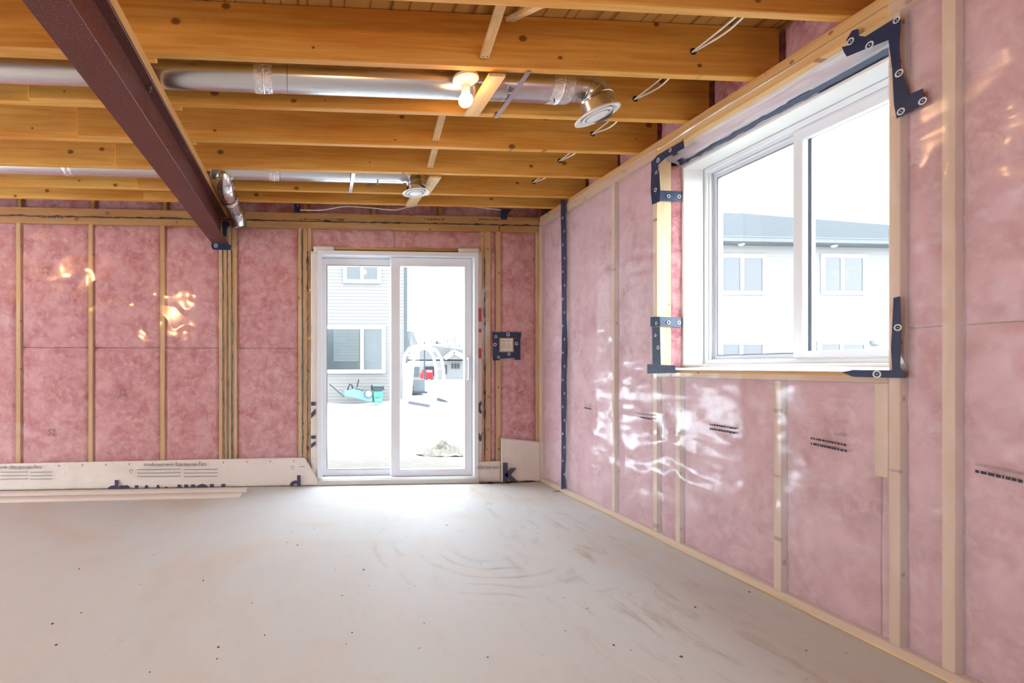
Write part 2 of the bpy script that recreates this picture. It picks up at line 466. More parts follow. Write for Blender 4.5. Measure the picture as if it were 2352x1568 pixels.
# ---- back wall: outer sheathing with the door opening
DX0, DX1 = onY(728, 800, YB).x, onY(1097, 800, YB).x
DZ0, DZ1 = .03, onY(900, 578, YB).z
def holed_wall(name, axis, d0, d1, outer, hole, mat):
    o = frame_ring(MB(), axis, d0, d1, outer, hole).build(name, mat); return tag(o, kind='structure')
wall_back = holed_wall('wall_back', 'y', YB + .145, YB + .24, (XL, 2.32, -.12, ZS), (DX0, DX1, 0, DZ1), 'sheathing')
# ---- right wall: outer shell with the window opening
WY0, WY1, WZ0, WZ1 = 1.69, 2.80, 1.03, 2.175
RW0, RW1 = -3.1, -.45           # added unseen opening behind the camera, letting sky in to brighten the room
def shell_right():
    ys = [YF, RW0, RW1, WY0 - .018, WY1 + .018, YB + .145]; zs = [-.12, WZ0 - .018, WZ1 + .018, ZS]; m = MB()
    solid = lambda i, j: 0 <= i < 5 and 0 <= j < 3 and not (j == 1 and i in (1, 3))
    for i in range(5):
        for j in range(3):
            if not solid(i, j): continue
            for X in (2.25, 2.42): m.add([(X, ys[i], zs[j]), (X, ys[i + 1], zs[j]), (X, ys[i + 1], zs[j + 1]), (X, ys[i], zs[j + 1])], [(0, 1, 2, 3)])
            for di, y in ((-1, ys[i]), (1, ys[i + 1])):
                if not solid(i + di, j): m.add([(2.25, y, zs[j]), (2.42, y, zs[j]), (2.42, y, zs[j + 1]), (2.25, y, zs[j + 1])], [(0, 1, 2, 3)])
            for dj, z in ((-1, zs[j]), (1, zs[j + 1])):
                if not solid(i, j + dj): m.add([(2.25, ys[i], z), (2.42, ys[i], z), (2.42, ys[i + 1], z), (2.25, ys[i + 1], z)], [(0, 1, 2, 3)])
    return m
wall_right = tag(shell_right().build('wall_right', 'sheathing'), kind='structure')

def batt(parent, axis, face, u0, u1, z0, z1, bulge=.006, lab=None, inset=.011):
    """one insulation batt between studs; axis 'y' on the back wall, 'x' on the right wall; face = front plane of studs"""
    W, H = u1 - u0, z1 - z0
    nu = max(6, int(W / .025)); nv = max(6, int(H / .03)); m = MB()
    sd = random.uniform(0, 50)
    def fn(a, b):
        u = u0 + a * W; z = z0 + b * H
        e = min(a * W, (1 - a) * W, b * H, (1 - b) * H)
        r = .016 * (1 - min(1, e / .022)) ** 2
        nz = fbm(u + sd, z, 0, 5.0, 4) * .0045 + fbm(u, z + sd, 3, 1.8, 2) * .004
        d = face + inset - bulge * math.sin(math.pi * a) * (.6 + .4 * math.sin(math.pi * b)) + r - nz
        return (u, d, z) if axis == 'y' else (d, u, z)
    m.grid(fn, nu, nv); m.smooth = True
    # sides and back
    bd = face + .085
    P = (lambda u, d, z: (u, d, z)) if axis == 'y' else (lambda u, d, z: (d, u, z))
    f = face + .024
    m.add([P(u0, f, z0), P(u1, f, z0), P(u1, f, z1), P(u0, f, z1), P(u0, bd, z0), P(u1, bd, z0), P(u1, bd, z1), P(u0, bd, z1)],
          [(0, 1, 5, 4), (1, 2, 6, 5), (2, 3, 7, 6), (3, 0, 4, 7), (4, 5, 6, 7)])
    o = m.build('insulation_batt', 'batt', parent)
    if lab: o['label'] = lab
    return o
def X_(x): return onY(x, 800, YB).x
def Zb(y, x=600): return onY(x, y, YB).z

# ---------- framing of the back wall
PB0, PB1, PB2 = Zb(522), Zb(506), ZJ - .004
def part_box(name, a, b, mat, parent, bevel=.002): return MB().box(a, b).build(name, mat, parent, bevel)
for z0, z1 in ((PB0, PB1 - .003), (PB1 + .003, PB2)):
    part_box('top_plate', (XL, YB, z0), (XR - .002, YB + .14, z1), 'plate_x', wall_back)
part_box('bottom_plate', (XL, YB, 0), (DX0 - .08, YB + .14, .038), 'plate_x', wall_back)
part_box('bottom_plate', (DX1 + .05, YB, 0), (XR - .002, YB + .14, .038), 'plate_x', wall_back)
def stud_b(x0, x1, z0=.038, z1=None):
    return part_box('stud', (X_(x0), YB, z0), (X_(x1), YB + .14, z1 or PB0), 'stud', wall_back)
back_studs = [(36.5, 46.5), (203, 212.5), (368, 378)]
posts = [(503, 511), (512.5, 521), (522.5, 531), (532.5, 544), (685, 694.5), (696, 706), (707, 715),
         (1104, 1112), (1113.5, 1127), (1140, 1150), (1232, 1243)]
for a, b in back_studs + posts: stud_b(a, b)
x = X_(41)
for k in range(4):
    x -= .635
    part_box('stud', (x - .019, YB, .038), (x + .019, YB + .14, PB0), 'stud', wall_back)
part_box('door_header', (X_(716), YB, DZ1 + .012), (X_(1103), YB + .14, Zb(569, 900)), 'plate_x', wall_back)
bz0, bzm, bz1 = .04, Zb(799), PB0 - .002
for a, b in ((46.8, 202.8), (212.8, 367.8), (378.2, 502.8), (544.2, 684.8)):
    batt(wall_back, 'y', YB, X_(a), X_(b), bz0, bzm - .0015); batt(wall_back, 'y', YB, X_(a), X_(b), bzm + .0015, bz1)
x = X_(36.2)
for k in range(4):
    batt(wall_back, 'y', YB, x - .597, x, bz0, bz1); x -= .635
batt(wall_back, 'y', YB, X_(715.5), X_(907), Zb(569, 900) + .001, bz1)
batt(wall_back, 'y', YB, X_(907.5), X_(1139.5), Zb(569, 900) + .001, bz1)
batt(wall_back, 'y', YB, X_(1127.3), X_(1139.7), bz0, Zb(569, 900) - .004)
batt(wall_back, 'y', YB, X_(1150.3), X_(1231.7), bz0, bz1)
# rim space above the plates, behind the last joist
rimY = 4.405
x = XL; edges = []
xx = X_(207)
while xx > XL: xx -= .60
while xx < XR:
    edges.append(xx); xx += .60
for k, e in enumerate(edges):
    part_box('rim_block', (e - .016, rimY - .015, PB2 + .001), (e + .016, YB + .14, ZS - .001), 'grey_metal' if False else 'plate_x', wall_back)
    e2 = edges[k + 1] if k + 1 < len(edges) else XR + .1
    batt(wall_back, 'y', rimY, e + .017, e2 - .017, PB2 + .001, ZS - .002, .02)
# black sealant lines over the joints of the posts and plates
def bead(parent, pts, r=.0035, wob=.0025, blobs=.25):
    P = [];  R = []
    for i in range(len(pts) - 1):
        a, b = Vector(pts[i]), Vector(pts[i + 1]); L = (b - a).length; n = max(2, int(L / .03))
        side = (b - a).normalized().cross(Vector((0, 1, 0)))
        for k in range(n):
            P.append(a + (b - a) * (k / n) + side * random.uniform(-wob, wob))
            R.append(r * random.uniform(.6, 1.25) * (2.0 if random.random() < blobs * .25 else 1))
    P.append(Vector(pts[-1])); R.append(r * .6)
    return MB().tube(P, R, 6).build('sealant_bead', 'black', parent)
for x in (511.8, 521.8, 531.8):
    bead(wall_back, [(X_(x), YB - .004, Zb(575)), (X_(x + 3), YB - .004, Zb(1055))], .0048 if x > 530 else .0035)
bead(wall_back, [(X_(693), YB - .004, Zb(526)), (X_(695), YB - .004, Zb(1046))], .004)
bead(wall_back, [(X_(706.5), YB - .004, Zb(575)), (X_(706.5), YB - .004, Zb(1078))], .0055, .004, .6)
bead(wall_back, [(X_(1112.7), YB - .004, Zb(585)), (X_(1113.5), YB - .004, Zb(1058))], .005, .003, .5)
bead(wall_back, [(X_(-200), YB - .004, PB1), (X_(1000), YB - .004, PB1), (X_(1240), YB - .004, PB1)], .0042, .004, .7)
bead(wall_back, [(X_(1147), YB - .004, PB1), (X_(1147), YB - .004, PB0)], .004, .002, .3)
# plastic sheet on the back wall, cut out around the door
FX0, FX1, FZ0, FZ1 = -3.4, XR - .004, .05, ZJ - .01
def film_back(a, b):
    u = FX0 + a * (FX1 - FX0); z = FZ0 + b * (FZ1 - FZ0)
    n = fbm(u, z, 8, 2.2, 3) * .007 + fbm(u * .6, z * 1.5, 2, 5, 2) * .0014
    n += fbm(u + 3, z, 6, 3.0, 2) * .0042
    return (u, YB - .0125 - max(-.005, n), z)
def keep_back(a, b):
    u = FX0 + a * (FX1 - FX0); z = FZ0 + b * (FZ1 - FZ0)
    return not (X_(716) < u < X_(1104) and z < Zb(570, 900))
mb = MB().grid(film_back, 420, 180, keep_back); mb.smooth = True
sheet_b = mb.build('plastic_sheet', 'film', wall_back); sheet_b['label'] = 'clear plastic vapour barrier catching warm lamp glints'
sheet_rim = MB().grid(lambda a, b: (XL + a * (XR - XL), YB + .02 + .02 * b + fbm(a * 20, b, 1, 1.2, 2) * .006 - .012 * (1 - b) ** 3, PB2 + b * (ZS - PB2)), 160, 8)
sheet_rim.smooth = True
sheet_rim.build('plastic_sheet', 'film', wall_back)
# faded print on batts and small print on the plate
for px, py in ((126, 1003), (290, 912), (112, 632)):
    p = onY(px, py, YB - .0035)
    text('batt_print', '22', 'batt_ink', wall_back, p, (0, 0, 1), (-1, 0, 0), .075)
for px in (95, 225, 370, 690, 745, 975, 1100):
    p = onY(px, 503 if px > 600 else 499, YB - .002)
    for k in range(7):
        w = random.uniform(.008, .022)
        part_box('plate_print', (p.x + k * .026, YB - .0015, p.z - .006), (p.x + k * .026 + w, YB - .0005, p.z + .004), 'ink_black', wall_back, 0)

# ---------- framing of the right wall
def Yr(x): return onX(x, 800, XR).y
part_box('top_plate', (XR, YF, 2.252), (XR + .09, YB, 2.297), 'plate_y', wall_right)
part_box('top_plate', (XR + .004, YF, 2.300), (XR + .12, YB, ZJ - .001), 'plate_y', wall_right)
part_box('bottom_plate', (XR, YF, 0), (XR + .09, YB, .038), 'strip', wall_right)
def stud_r(yc, z0=.039, z1=2.251, w=.034):
    return part_box('stud', (XR, yc - w / 2, z0), (XR + .09, yc + w / 2, z1), 'stud_pale', wall_right)
yA, yB_, yC, yD, yE, yG, yH = Yr(1292), Yr(1408), Yr(1504), Yr(1556), Yr(1785), Yr(2054), Yr(2178)
OY0, OY1 = yG + .019, yC - .019            # sides of the rough opening
stud_r(4.32); stud_r(yA); stud_r(yB_); stud_r(yC); stud_r(yG); stud_r(yH)
stud_r(yD, z1=.955); stud_r(yE, z1=.955)
part_box('cripple_block', (XR, yG + .020, .62), (XR + .09, yG + .062, .955), 'stud_pale', wall_right)
part_box('window_sill_plate', (XR, OY0 + .001, .957), (XR + .13, OY1 - .001, .993), 'plate_y', wall_right)
y = yH; more = []
while y > YF + .6:
    y -= .61; more.append(y); stud_r(y, z1=2.251 if y > RW1 or y < RW0 else WZ0 - .05)
def rb(y0, y1, z0=.039, z1=2.251): batt(wall_right, 'x', XR, y0 + .0195, y1 - .0195, z0, z1, .007, inset=.0165)
rzm = onX(2250, 742, XR).z
for a, b in ((yA, 4.32), (yB_, yA), (yC, yB_)): rb(a, b)
rb(yD, yC, z1=.955); rb(yE, yD, z1=.955); rb(yG + .042, yE, z1=.955)
batt(wall_right, 'x', XR, yG + .0195, yG + .0612, .039, .618, .002, inset=.0165)
rb(yH, yG, z1=rzm - .001); rb(yH, yG, z0=rzm + .001)
rb(more[0], yH, z1=rzm - .001); rb(more[0], yH, z0=rzm + .001)
for a, b in zip(more[1:], more[:-1]):
    if b > RW1 + .05 and a > RW1 - .02 or b < RW0: rb(a, b)
    else: rb(a, b, z1=WZ0 - .05)
# rim space between joist ends
JB = [1.81 + .406 * k for k in range(6)] + [4.105]      # back faces of the joists
ys = [YF, ] + [JB[0] - .406 * k for k in range(12, 0, -1) if JB[0] - .406 * k > YF] + JB + [YB + .06]
for a, b in zip(ys[:-1], ys[1:]):
    a2 = a + (.002 if a != YF else 0); b2 = b - .040
    if b2 - a2 > .05: batt(wall_right, 'x', 2.175, a2, b2, ZJ + .001, ZS - .002, .03)
# plastic sheet on the right wall
RY0, RY1, RZ0, RZ1 = .75, YB - .012, .012, 2.30
studs_y = sorted([4.32, yA, yB_, yC, yD, yE, yG, yH] + more)
stap = []
for sy in [q for q in studs_y if q > .7]:
    z = .12 + random.uniform(0, .1)
    while z < 2.3:
        stap.append((sy + random.uniform(-.012, .012), z)); z += random.uniform(.2, .34)
def film_right(a, b):
    y = RY0 + a * (RY1 - RY0); z = RZ0 + b * (RZ1 - RZ0)
    ds = min(abs(y - s) for s in studs_y)
    bul = .010 * min(1, ds / .15)
    n = fbm(y * .9, z * 1.6, 4, 2.4, 3) * .008 + fbm(y * .5, z * 2.5, 9, 5.5, 3) * .0022
    n += fbm(y * .8 + 3, z * 1.5, 6, 3.0, 2) * .0045 + fbm(y, z + 7, 1, 9, 2) * .0007
    d = .007 + bul + n * min(1, .25 + ds / .12)
    # diagonal pulls under the window corner
    if 2.2 < y < 3.3 and .15 < z < .85:
        w = math.exp(-((y - 2.72) / .28) ** 2) * math.exp(-((z - .5) / .22) ** 2)
        d += w * .007 * math.sin((z * 34 + (y - 2.7) * (9 if y > 2.72 else -5)) )
    for sy, sz in stap:
        if abs(y - sy) < .09 and abs(z - sz) < .09:
            r2 = ((y - sy) ** 2 + (z - sz) ** 2) / .0012
            d -= .006 * math.exp(-r2)
    return (XR - max(.002, d), y, z)
def keep_right(a, b):
    y = RY0 + a * (RY1 - RY0); z = RZ0 + b * (RZ1 - RZ0)
    return not ((OY0 - .004 < y < OY1 + .004 and .985 < z) or (RW0 < y < RW1 and .98 < z))
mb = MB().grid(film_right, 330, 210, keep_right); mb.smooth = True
sheet_r = mb.build('plastic_sheet', 'film_daylit', wall_right); sheet_r['label'] = 'wrinkled clear plastic vapour barrier reflecting the daylight'
# sheet running from the plates up over the rim space
mb = MB().grid(lambda a, b: (XR + .118 * min(1, b * 1.1) + .02 * fbm(a * 30, b * 2, 3, .8, 2) - .004, RY0 + a * (RY1 - RY0), ZJ - .002 + .0 * b + .17 * max(0, b - .3)), 220, 8)
# sloped sheet over the head of the window opening, and sheets on the sides of the opening
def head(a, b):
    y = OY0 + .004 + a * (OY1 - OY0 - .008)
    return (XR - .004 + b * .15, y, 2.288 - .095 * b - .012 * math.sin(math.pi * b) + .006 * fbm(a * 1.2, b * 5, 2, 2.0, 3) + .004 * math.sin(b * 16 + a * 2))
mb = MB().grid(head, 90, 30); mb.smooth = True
mb.build('plastic_sheet', mk_film('poly_film_painted_highlight', .1, .42), wall_right)  # heavy haze paints the white highlights into the head sheet
part_box('window_header', (XR + .002, OY0 + .002, 2.2985), (XR + .09, OY1 - .002, 2.2995), 'plate_y', wall_right, 0)
# insulation stuffed around the window box
for name, (y0, y1, z0, z1) in {'a': (WY1 + .014, OY1 + .015, .998, 2.20), 'b': (OY0 - .015, WY0 - .014, .998, 2.20)}.items():
    mm = MB()
    def side(a, b, y0=y0, y1=y1, z0=z0, z1=z1, s=(1 if name == 'a' else -1)):
        xx = XR + .088 + a * .115
        yy = (y0 + (.012 + .03 * math.sin(math.pi * a)) * 0 + .028 * (1 - a) ** 2 * s + .006 * fbm(a * 3, b * 9, 1, 1.5, 3)) if s > 0 else (y1 - .028 * (1 - a) ** 2 + .006 * fbm(a * 3, b * 9, 4, 1.5, 3))
        return (xx, yy, z0 + b * (z1 - z0))
    mm.grid(side, 10, 40); mm.smooth = True
    mm.build('insulation_strip', 'batt', wall_right, solid=.012)
MB().grid(lambda a, b: (XR + .085 + b * .11, OY0 + a * (OY1 - OY0), 2.252 - .055 * b + .006 * fbm(a * 8, b * 3, 6, 1.5, 3)), 60, 8).build('insulation_strip', 'batt', wall_right, solid=.012)

# walls behind the camera
wf = MB().box((XL - .12, YF - .12, -.12), (2.42, YF, ZS)).build('wall_front', 'concrete_wall'); tag(wf, kind='structure')
wl = frame_ring(MB(), 'x', XL - .12, XL, (YF, YB + .145, -.12, ZS), (.90, 2.95, 0, 2.25)).build('wall_left', 'concrete_wall'); tag(wl, kind='structure')   # opening added out of view so skylight brightens the right wall

# ------------------------------------------------------------------ sliding patio door in the back wall
door = empty('door_1', ((DX0 + DX1) / 2, YB, 0)); tag(door, kind='structure')
def px_rect(x0, x1, y0, y1, Y):
    a = onY(x0, y1, Y); b = onY(x1, y0, Y); return (a.x, b.x, a.z, b.z)
fo = (DX0 + .002, DX1 - .002, .004, DZ1 - .002)
fi_ = px_rect(740, 1088, 591, 1099, YB - .02)
frame_ring(MB(), 'y', YB - .035, YB + .20, fo, (fi_[0], fi_[1], fi_[2], fi_[3])).build('door_frame', 'white_plastic', door, .004)
MB().box((fo[0], YB - .06, .001), (fo[1], YB - .034, .045)).build('threshold', plain('threshold_vinyl', (.52, .50, .46), .45), door, .006)
def pane_y(r, Y): return MB().add([(r[0] - .005, Y, r[2] - .005), (r[1] + .005, Y, r[2] - .005), (r[1] + .005, Y, r[3] + .005), (r[0] - .005, Y, r[3] + .005)], [(0, 1, 2, 3)])
def pane_x(r, X): return MB().add([(X, r[0], r[2]), (X, r[1], r[2]), (X, r[1], r[3]), (X, r[0], r[3])], [(0, 1, 2, 3)])
# fixed panel, outer track
yo = YB + .085
po = px_rect(738, 908, 588, 1101, yo); pi = px_rect(752, 897, 612, 1077, yo)
o = frame_ring(MB(), 'y', yo, yo + .04, (max(po[0], fi_[0] + .001), po[1], max(po[2], fi_[2] + .001), min(po[3], fi_[3] - .001)), pi).build('fixed_panel', 'white_plastic', door, .004)
pane_y(pi, yo + .02).build('pane', 'glass', o)
frame_ring(MB(), 'y', yo - .006, yo - .0005, (pi[0] - .006, pi[1] + .006, pi[2] - .006, pi[3] + .006), (pi[0], pi[1], pi[2], pi[3])).build('glazing_bead', 'grey_metal', o)
# sliding panel, inner track
ys_ = YB + .02
po = px_rect(898, 1090, 592, 1098, ys_); pi = px_rect(919, 1067, 613, 1078, ys_)
o = frame_ring(MB(), 'y', ys_, ys_ + .045, (po[0], min(po[1], fi_[1] - .001), max(po[2], fi_[2] + .001), min(po[3], fi_[3] - .001)), pi).build('sliding_panel', 'white_plastic', door, .004)
pane_y(pi, ys_ + .022).build('pane', 'glass', o)
h0, h1 = onY(1074, 872, ys_), onY(1074, 822, ys_)
MB().tube([h0, h0 + Vector((0, -.035, .012)), h0 + Vector((0, -.04, .04)), h1 + Vector((0, -.04, -.04)), h1 + Vector((0, -.035, -.012)), h1], .009, 8).build('door_handle', 'white_plastic', o)
a, b = px_rect(735, 768, 590, 594, YB - .02)[:2], None
# white flashing and house wrap round the door opening
def sheet(name, pts, Y, mat, label, cat='house wrap', group=None, wr=.006, nu=24, nv=24, lean=0.0):
    """wrinkled sheet over a four-cornered patch of the back wall; corners lower left, lower right, upper right, upper left in picture points"""
    P = [onY(x, y, Y) for x, y in pts]
    for p in P: p.z = max(p.z, .003)
    def fn(a, b):
        q = (P[0] * (1 - a) + P[1] * a) * (1 - b) + (P[3] * (1 - a) + P[2] * a) * b
        return q + Vector((0, -lean * (1 - b) ** 2 - wr * abs(fbm(q.x, q.z, 5, 7, 3)), 0))
    m = MB().grid(fn, nu, nv); m.smooth = True
    return tag(m.build(name, mat, solid=.0012), label, cat, group)
wrapL = sheet('house_wrap', [(714, 1108), (736, 1110), (733, 576), (714, 576)], YB - .014, 'wrap', 'narrow white house wrap strip folded beside the latch-free side of the patio door', nu=4, nv=60)
wrapR = sheet('house_wrap', [(1096, 1108), (1107, 1106), (1107, 577), (1094, 577)], YB - .014, 'wrap', 'narrow white house wrap strip with red marks beside the patio door handle', nu=4, nv=60)
sheet('flashing_patch', [(720, 580), (768, 581), (767, 565), (720, 565)], YB - .02, 'wrap', 'cream flashing patch over the head of the fixed door panel', 'flashing', 'door flashing', nu=8, nv=4)
sheet('flashing_patch', [(1053, 584), (1103, 585), (1100, 570), (1052, 570)], YB - .02, 'wrap', 'cream flashing patch over the head of the sliding door panel', 'flashing', 'door flashing', nu=8, nv=4)
skirt = sheet('house_wrap', [(-420, 1130), (738, 1112), (700, 1050), (-420, 1073)], YB - .028, 'wrap', 'long white house wrap skirt with upside-down print under the pink insulation', nu=160, nv=12, lean=.025, wr=.008)
skirt2 = sheet('house_wrap', [(1098, 1108), (1150, 1107), (1150, 1058), (1098, 1060)], YB - .022, 'wrap', 'low white house wrap piece with small print at the foot of the door post', nu=16, nv=12, lean=.012)
skirt3 = sheet('house_wrap', [(1150, 1107), (1241, 1104), (1241, 1014), (1150, 1005)], YB - .024, 'wrap', 'white house wrap piece with a large letter k in the room corner', nu=24, nv=20, lean=.012)
def wtext(parent, body, mat, px, py, size, flip=True, Y=YB - .034, bold=0, rot=None, xlim=None):
    p = onY(px, py, Y)
    if rot is not None: ux, uz = rot
    elif flip: ux, uz = (-1, 0, 0), (0, 0, -1)
    else: ux, uz = (1, 0, 0), (0, 0, 1)
    clip = [((0, 0, .004), (0, 0, -1))]
    if xlim: clip += [((onY(xlim[0], 800, Y).x, 0, 0), (-1, 0, 0)), ((onY(xlim[1], 800, Y).x, 0, 0), (1, 0, 0))]
    return text('lettering', body, mat, parent, p, ux, uz, size, .0008, bold, clip, single=(size > .1))
YT = YB - .0475
for x1, y in ((475, 1063.5), (96, 1070)):
    wtext(skirt, 'Call 1-800-448-9835  tyvek.ca/homewrap', 'ink_grey', x1, y, .031, Y=YT, bold=.0006)
for x0, x1, y in ((315, 500, 1079), (0, 120, 1085), (688, 700, 1072)):
    for k in range(3 if x1 - x0 > 50 else 1):
        for xa, xb in ((x0, x0 + (x1 - x0) * .54), (x0 + (x1 - x0) * .58, x1)):
            a = onY(xa, y + k * 8, YT - .004); b = onY(xb, y + k * 8, YT - .004)
            part_box('print_line', (a.x, a.y, a.z), (b.x, a.y + .001, a.z + .006), 'ink_grey', skirt, 0)
for k in range(13):
    p = onY(26 + 54 * k, 1071 - 1.05 * k, YB - .0345 - .002)
    part_box('print_tick', (p.x, p.y - .001, p.z - .008), (p.x + .006, p.y + .001, p.z + .008), 'ink_red', skirt, 0)
wtext(skirt, 'HomeWrap', 'ink_navy', 520, 1112.5, .20, Y=YB - .0605, bold=.006)
wtext(skirt, 'p', 'ink_navy', 692, 1105, .20, Y=YB - .0605, bold=.006)
for px, py in ((301, 1082), (672, 1074)):
    p = onY(px, py, YT - .002)
    MB().add([p + Vector((0, 0, -.02)), p + Vector((.016, 0, .004)), p + Vector((.01, 0, .016)), p + Vector((-.01, 0, .016)), p + Vector((-.016, 0, .004)),
              p + Vector((0, 0, -.013)), p + Vector((.011, 0, .003)), p + Vector((.007, 0, .011)), p + Vector((-.007, 0, .011)), p + Vector((-.011, 0, .003))],
             [(i, (i + 1) % 5, 5 + (i + 1) % 5, 5 + i) for i in range(5)]).build('recycling_mark', 'ink_grey', skirt, solid=.001)
wtext(wrapL, 'K', 'ink_navy', 716, 920, .21, Y=YB - .024, bold=.006, xlim=(714.5, 725), rot=((0, 0, -1), (1, 0, 0)))
wtext(wrapL, 'R', 'ink_navy', 716, 998, .17, Y=YB - .024, bold=.006, xlim=(714.5, 725), rot=((0, 0, -1), (1, 0, 0)))
wtext(wrapR, 'C', 'ink_navy', 1096, 950, .16, Y=YB - .024, bold=.006, xlim=(1097, 1106.5), rot=((1, 0, 0), (0, 0, 1)))
wtext(wrapR, 'v', 'ink_navy', 1096, 1011, .13, Y=YB - .024, bold=.006, xlim=(1097, 1106.5), rot=((1, 0, 0), (0, 0, 1)))
for y0, y1 in ((707, 738), (755, 763), (800, 822)):
    a = onY(1098, y1, YB - .0245); b = onY(1106, y0, YB - .0245)
    part_box('red_mark', (a.x, a.y - .002, a.z), (b.x, a.y + .002, b.z), 'ink_red', wrapR, 0)
wtext(skirt2, '1-800-448-9835', 'ink_grey', 1152, 1070, .034, Y=YB - .04, bold=.0006)
wtext(skirt3, 'k', 'ink_navy', 1155, 1103, .21, flip=False, Y=YB - .044, bold=.012)

for pts in ([(-400, 1131), (0, 1123), (420, 1117), (736, 1113)], [(1100, 1109), (1160, 1108), (1238, 1104)]):
    P = [onZ(x, y, .006) for x, y in pts]
    bead(wall_back, P, .006, .003, .5)

# ------------------------------------------------------------------ sliding window in the right wall
win = empty('window_1', (2.30, (WY0 + WY1) / 2, WZ0)); tag(win, kind='structure')
frame_ring(MB(), 'x', 2.193, 2.318, (WY0 - .016, WY1 + .016, WZ0 - .016, WZ1 + .016), (WY0, WY1, WZ0, WZ1)).build('jamb_box', 'white_jamb', win, .002)
frame_ring(MB(), 'x', 2.318, 2.40, (WY0, WY1, WZ0, WZ1), (WY0 + .022, WY1 - .022, WZ0 + .022, WZ1 - .030)).build('window_frame', 'white_plastic', win, .004)
for k in range(2):
    frame_ring(MB(), 'x', 2.330 + k * .028, 2.336 + k * .028, (WY0 + .0225, WY1 - .0225, WZ0 + .0225, WZ1 - .0305), (WY0 + .030, WY1 - .030, WZ0 + .028, WZ1 - .040)).build('track_rib', 'white_plastic', win)
ym0, ym1 = onX(1852, 600, 2.34).y, onX(1829, 600, 2.34).y      # meeting stile
fz = onX(1740, 812, 2.37).z; ft = WZ1 - .075
o = frame_ring(MB(), 'x', 2.362, 2.392, (ym0 + .002, WY1 - .0305, WZ0 + .0285, WZ1 - .0405), (ym0 + .03, WY1 - .055, fz, ft)).build('fixed_sash', 'white_plastic', win, .003)
frame_ring(MB(), 'x', 2.357, 2.3615, (ym0 + .02, WY1 - .050, fz - .006, ft + .006), (ym0 + .03, WY1 - .056, fz, ft)).build('glazing_gasket', plain('grey_gasket', (.22, .25, .29), .5), o)
pane_x((ym0 + .025, WY1 - .05, fz - .005, ft + .005), 2.378).build('pane', 'glass', o)
sz = onX(1950, 803, 2.34).z
o = frame_ring(MB(), 'x', 2.322, 2.352, (WY0 + .0305, ym1, WZ0 + .0285, WZ1 - .0405), (WY0 + .075, ym0, sz, WZ1 - .09)).build('sliding_sash', 'white_plastic', win, .003)
frame_ring(MB(), 'x', 2.3525, 2.3565, (WY0 + .066, ym0 + .004, sz - .006, WZ1 - .084), (WY0 + .075, ym0 - .012, sz, WZ1 - .09)).build('glazing_gasket', plain('grey_gasket_dark', (.09, .10, .12), .5), o)
pane_x((WY0 + .07, ym0 + .005, sz - .005, WZ1 - .085), 2.342).build('pane', 'glass', o)
# white sheet over the sill
m = MB().grid(lambda a, b: (XR - .002 + b * .145, OY0 + .003 + a * (OY1 - OY0 - .006), .995 + .016 * math.sin(math.pi * min(1, b * .9)) * (.35 + .65 * math.sin(math.pi * min(1, a * 1.05))) + .012 * b), 40, 10); m.smooth = True
tag(m.build('sill_sheet', plain('milky_plastic_sheet', (.82, .82, .82), .3), solid=.002), 'curled white plastic sheet lying on the window sill', 'plastic sheet')

# ------------------------------------------------------------------ ceiling joists
joist_labels = ['pine joist cut by the top edge of the picture',
                'broad knotty pine joist directly in front of the bare bulb and long duct',
                'pine joist just behind the bare bulb and the long duct',
                'third pine joist behind the bare bulb, two bays before the far duct',
                'pine joist just in front of the far duct and its small diffuser',
                'pine joist just behind the far duct, marked with a pencilled number',
                'last pine joist before the insulated back wall']
XJ0, XJ1 = -1.36, 2.172
jl = [-1.55, -1.50, -1.385, -1.33, -1.27, -1.26, -1.30]
HX, HZ = 1.752, 2.452
joists = []
for k, yb in enumerate(JB):
    j = MB().box((jl[k], yb - .038, ZJ), (XJ1, yb, ZS - .001)).build('ceiling_joist', 'joist', bevel=.003)
    tag(j, joist_labels[k], 'joist', 'joists between steel beam and window wall'); joists.append(j)
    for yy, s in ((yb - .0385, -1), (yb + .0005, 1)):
        MB().lathe((HX, yy, HZ), [(.016, 0), (.016, .0012)], 14, (0, s, 0)).build('hole_shade_disc', 'dark', j)  # flat dark disc; the hole's inner shade is put into its colour
text('pencil_mark', '35', 'ink_grey', joists[5], onY(841, 428, JB[5] - .039), (1, 0, 0), (0, 0, 1), .05)
left_labels = [None, 'pine joist beyond the steel beam, in front of the long duct', 'pine joist beyond the steel beam, just behind the long duct',
               'pine joist beyond the steel beam, with a large round knot near the lap', 'pine joist beyond the steel beam, in front of the far duct',
               'pine joist beyond the steel beam, just behind the far duct', 'pine joist beyond the steel beam, nearest the back wall']
for k, yb in enumerate(JB):
    if k == 0: continue
    j = MB().box((XL, yb + .0005, ZJ), (-.668 + .008 * (k % 3), yb + .0385, ZS - .001)).build('ceiling_joist', 'joist', bevel=.003)
    tag(j, left_labels[k], 'joist', 'joists beyond the steel beam')
for k in range(1, 6):
    yb = JB[0] - .406 * k
    j = MB().box((XL, yb - .038, ZJ), (XJ1, yb, ZS - .001)).build('ceiling_joist', 'joist', bevel=.003)
    tag(j, 'pine joist overhead, out of the picture', 'joist', 'joists overhead behind the picture edge')

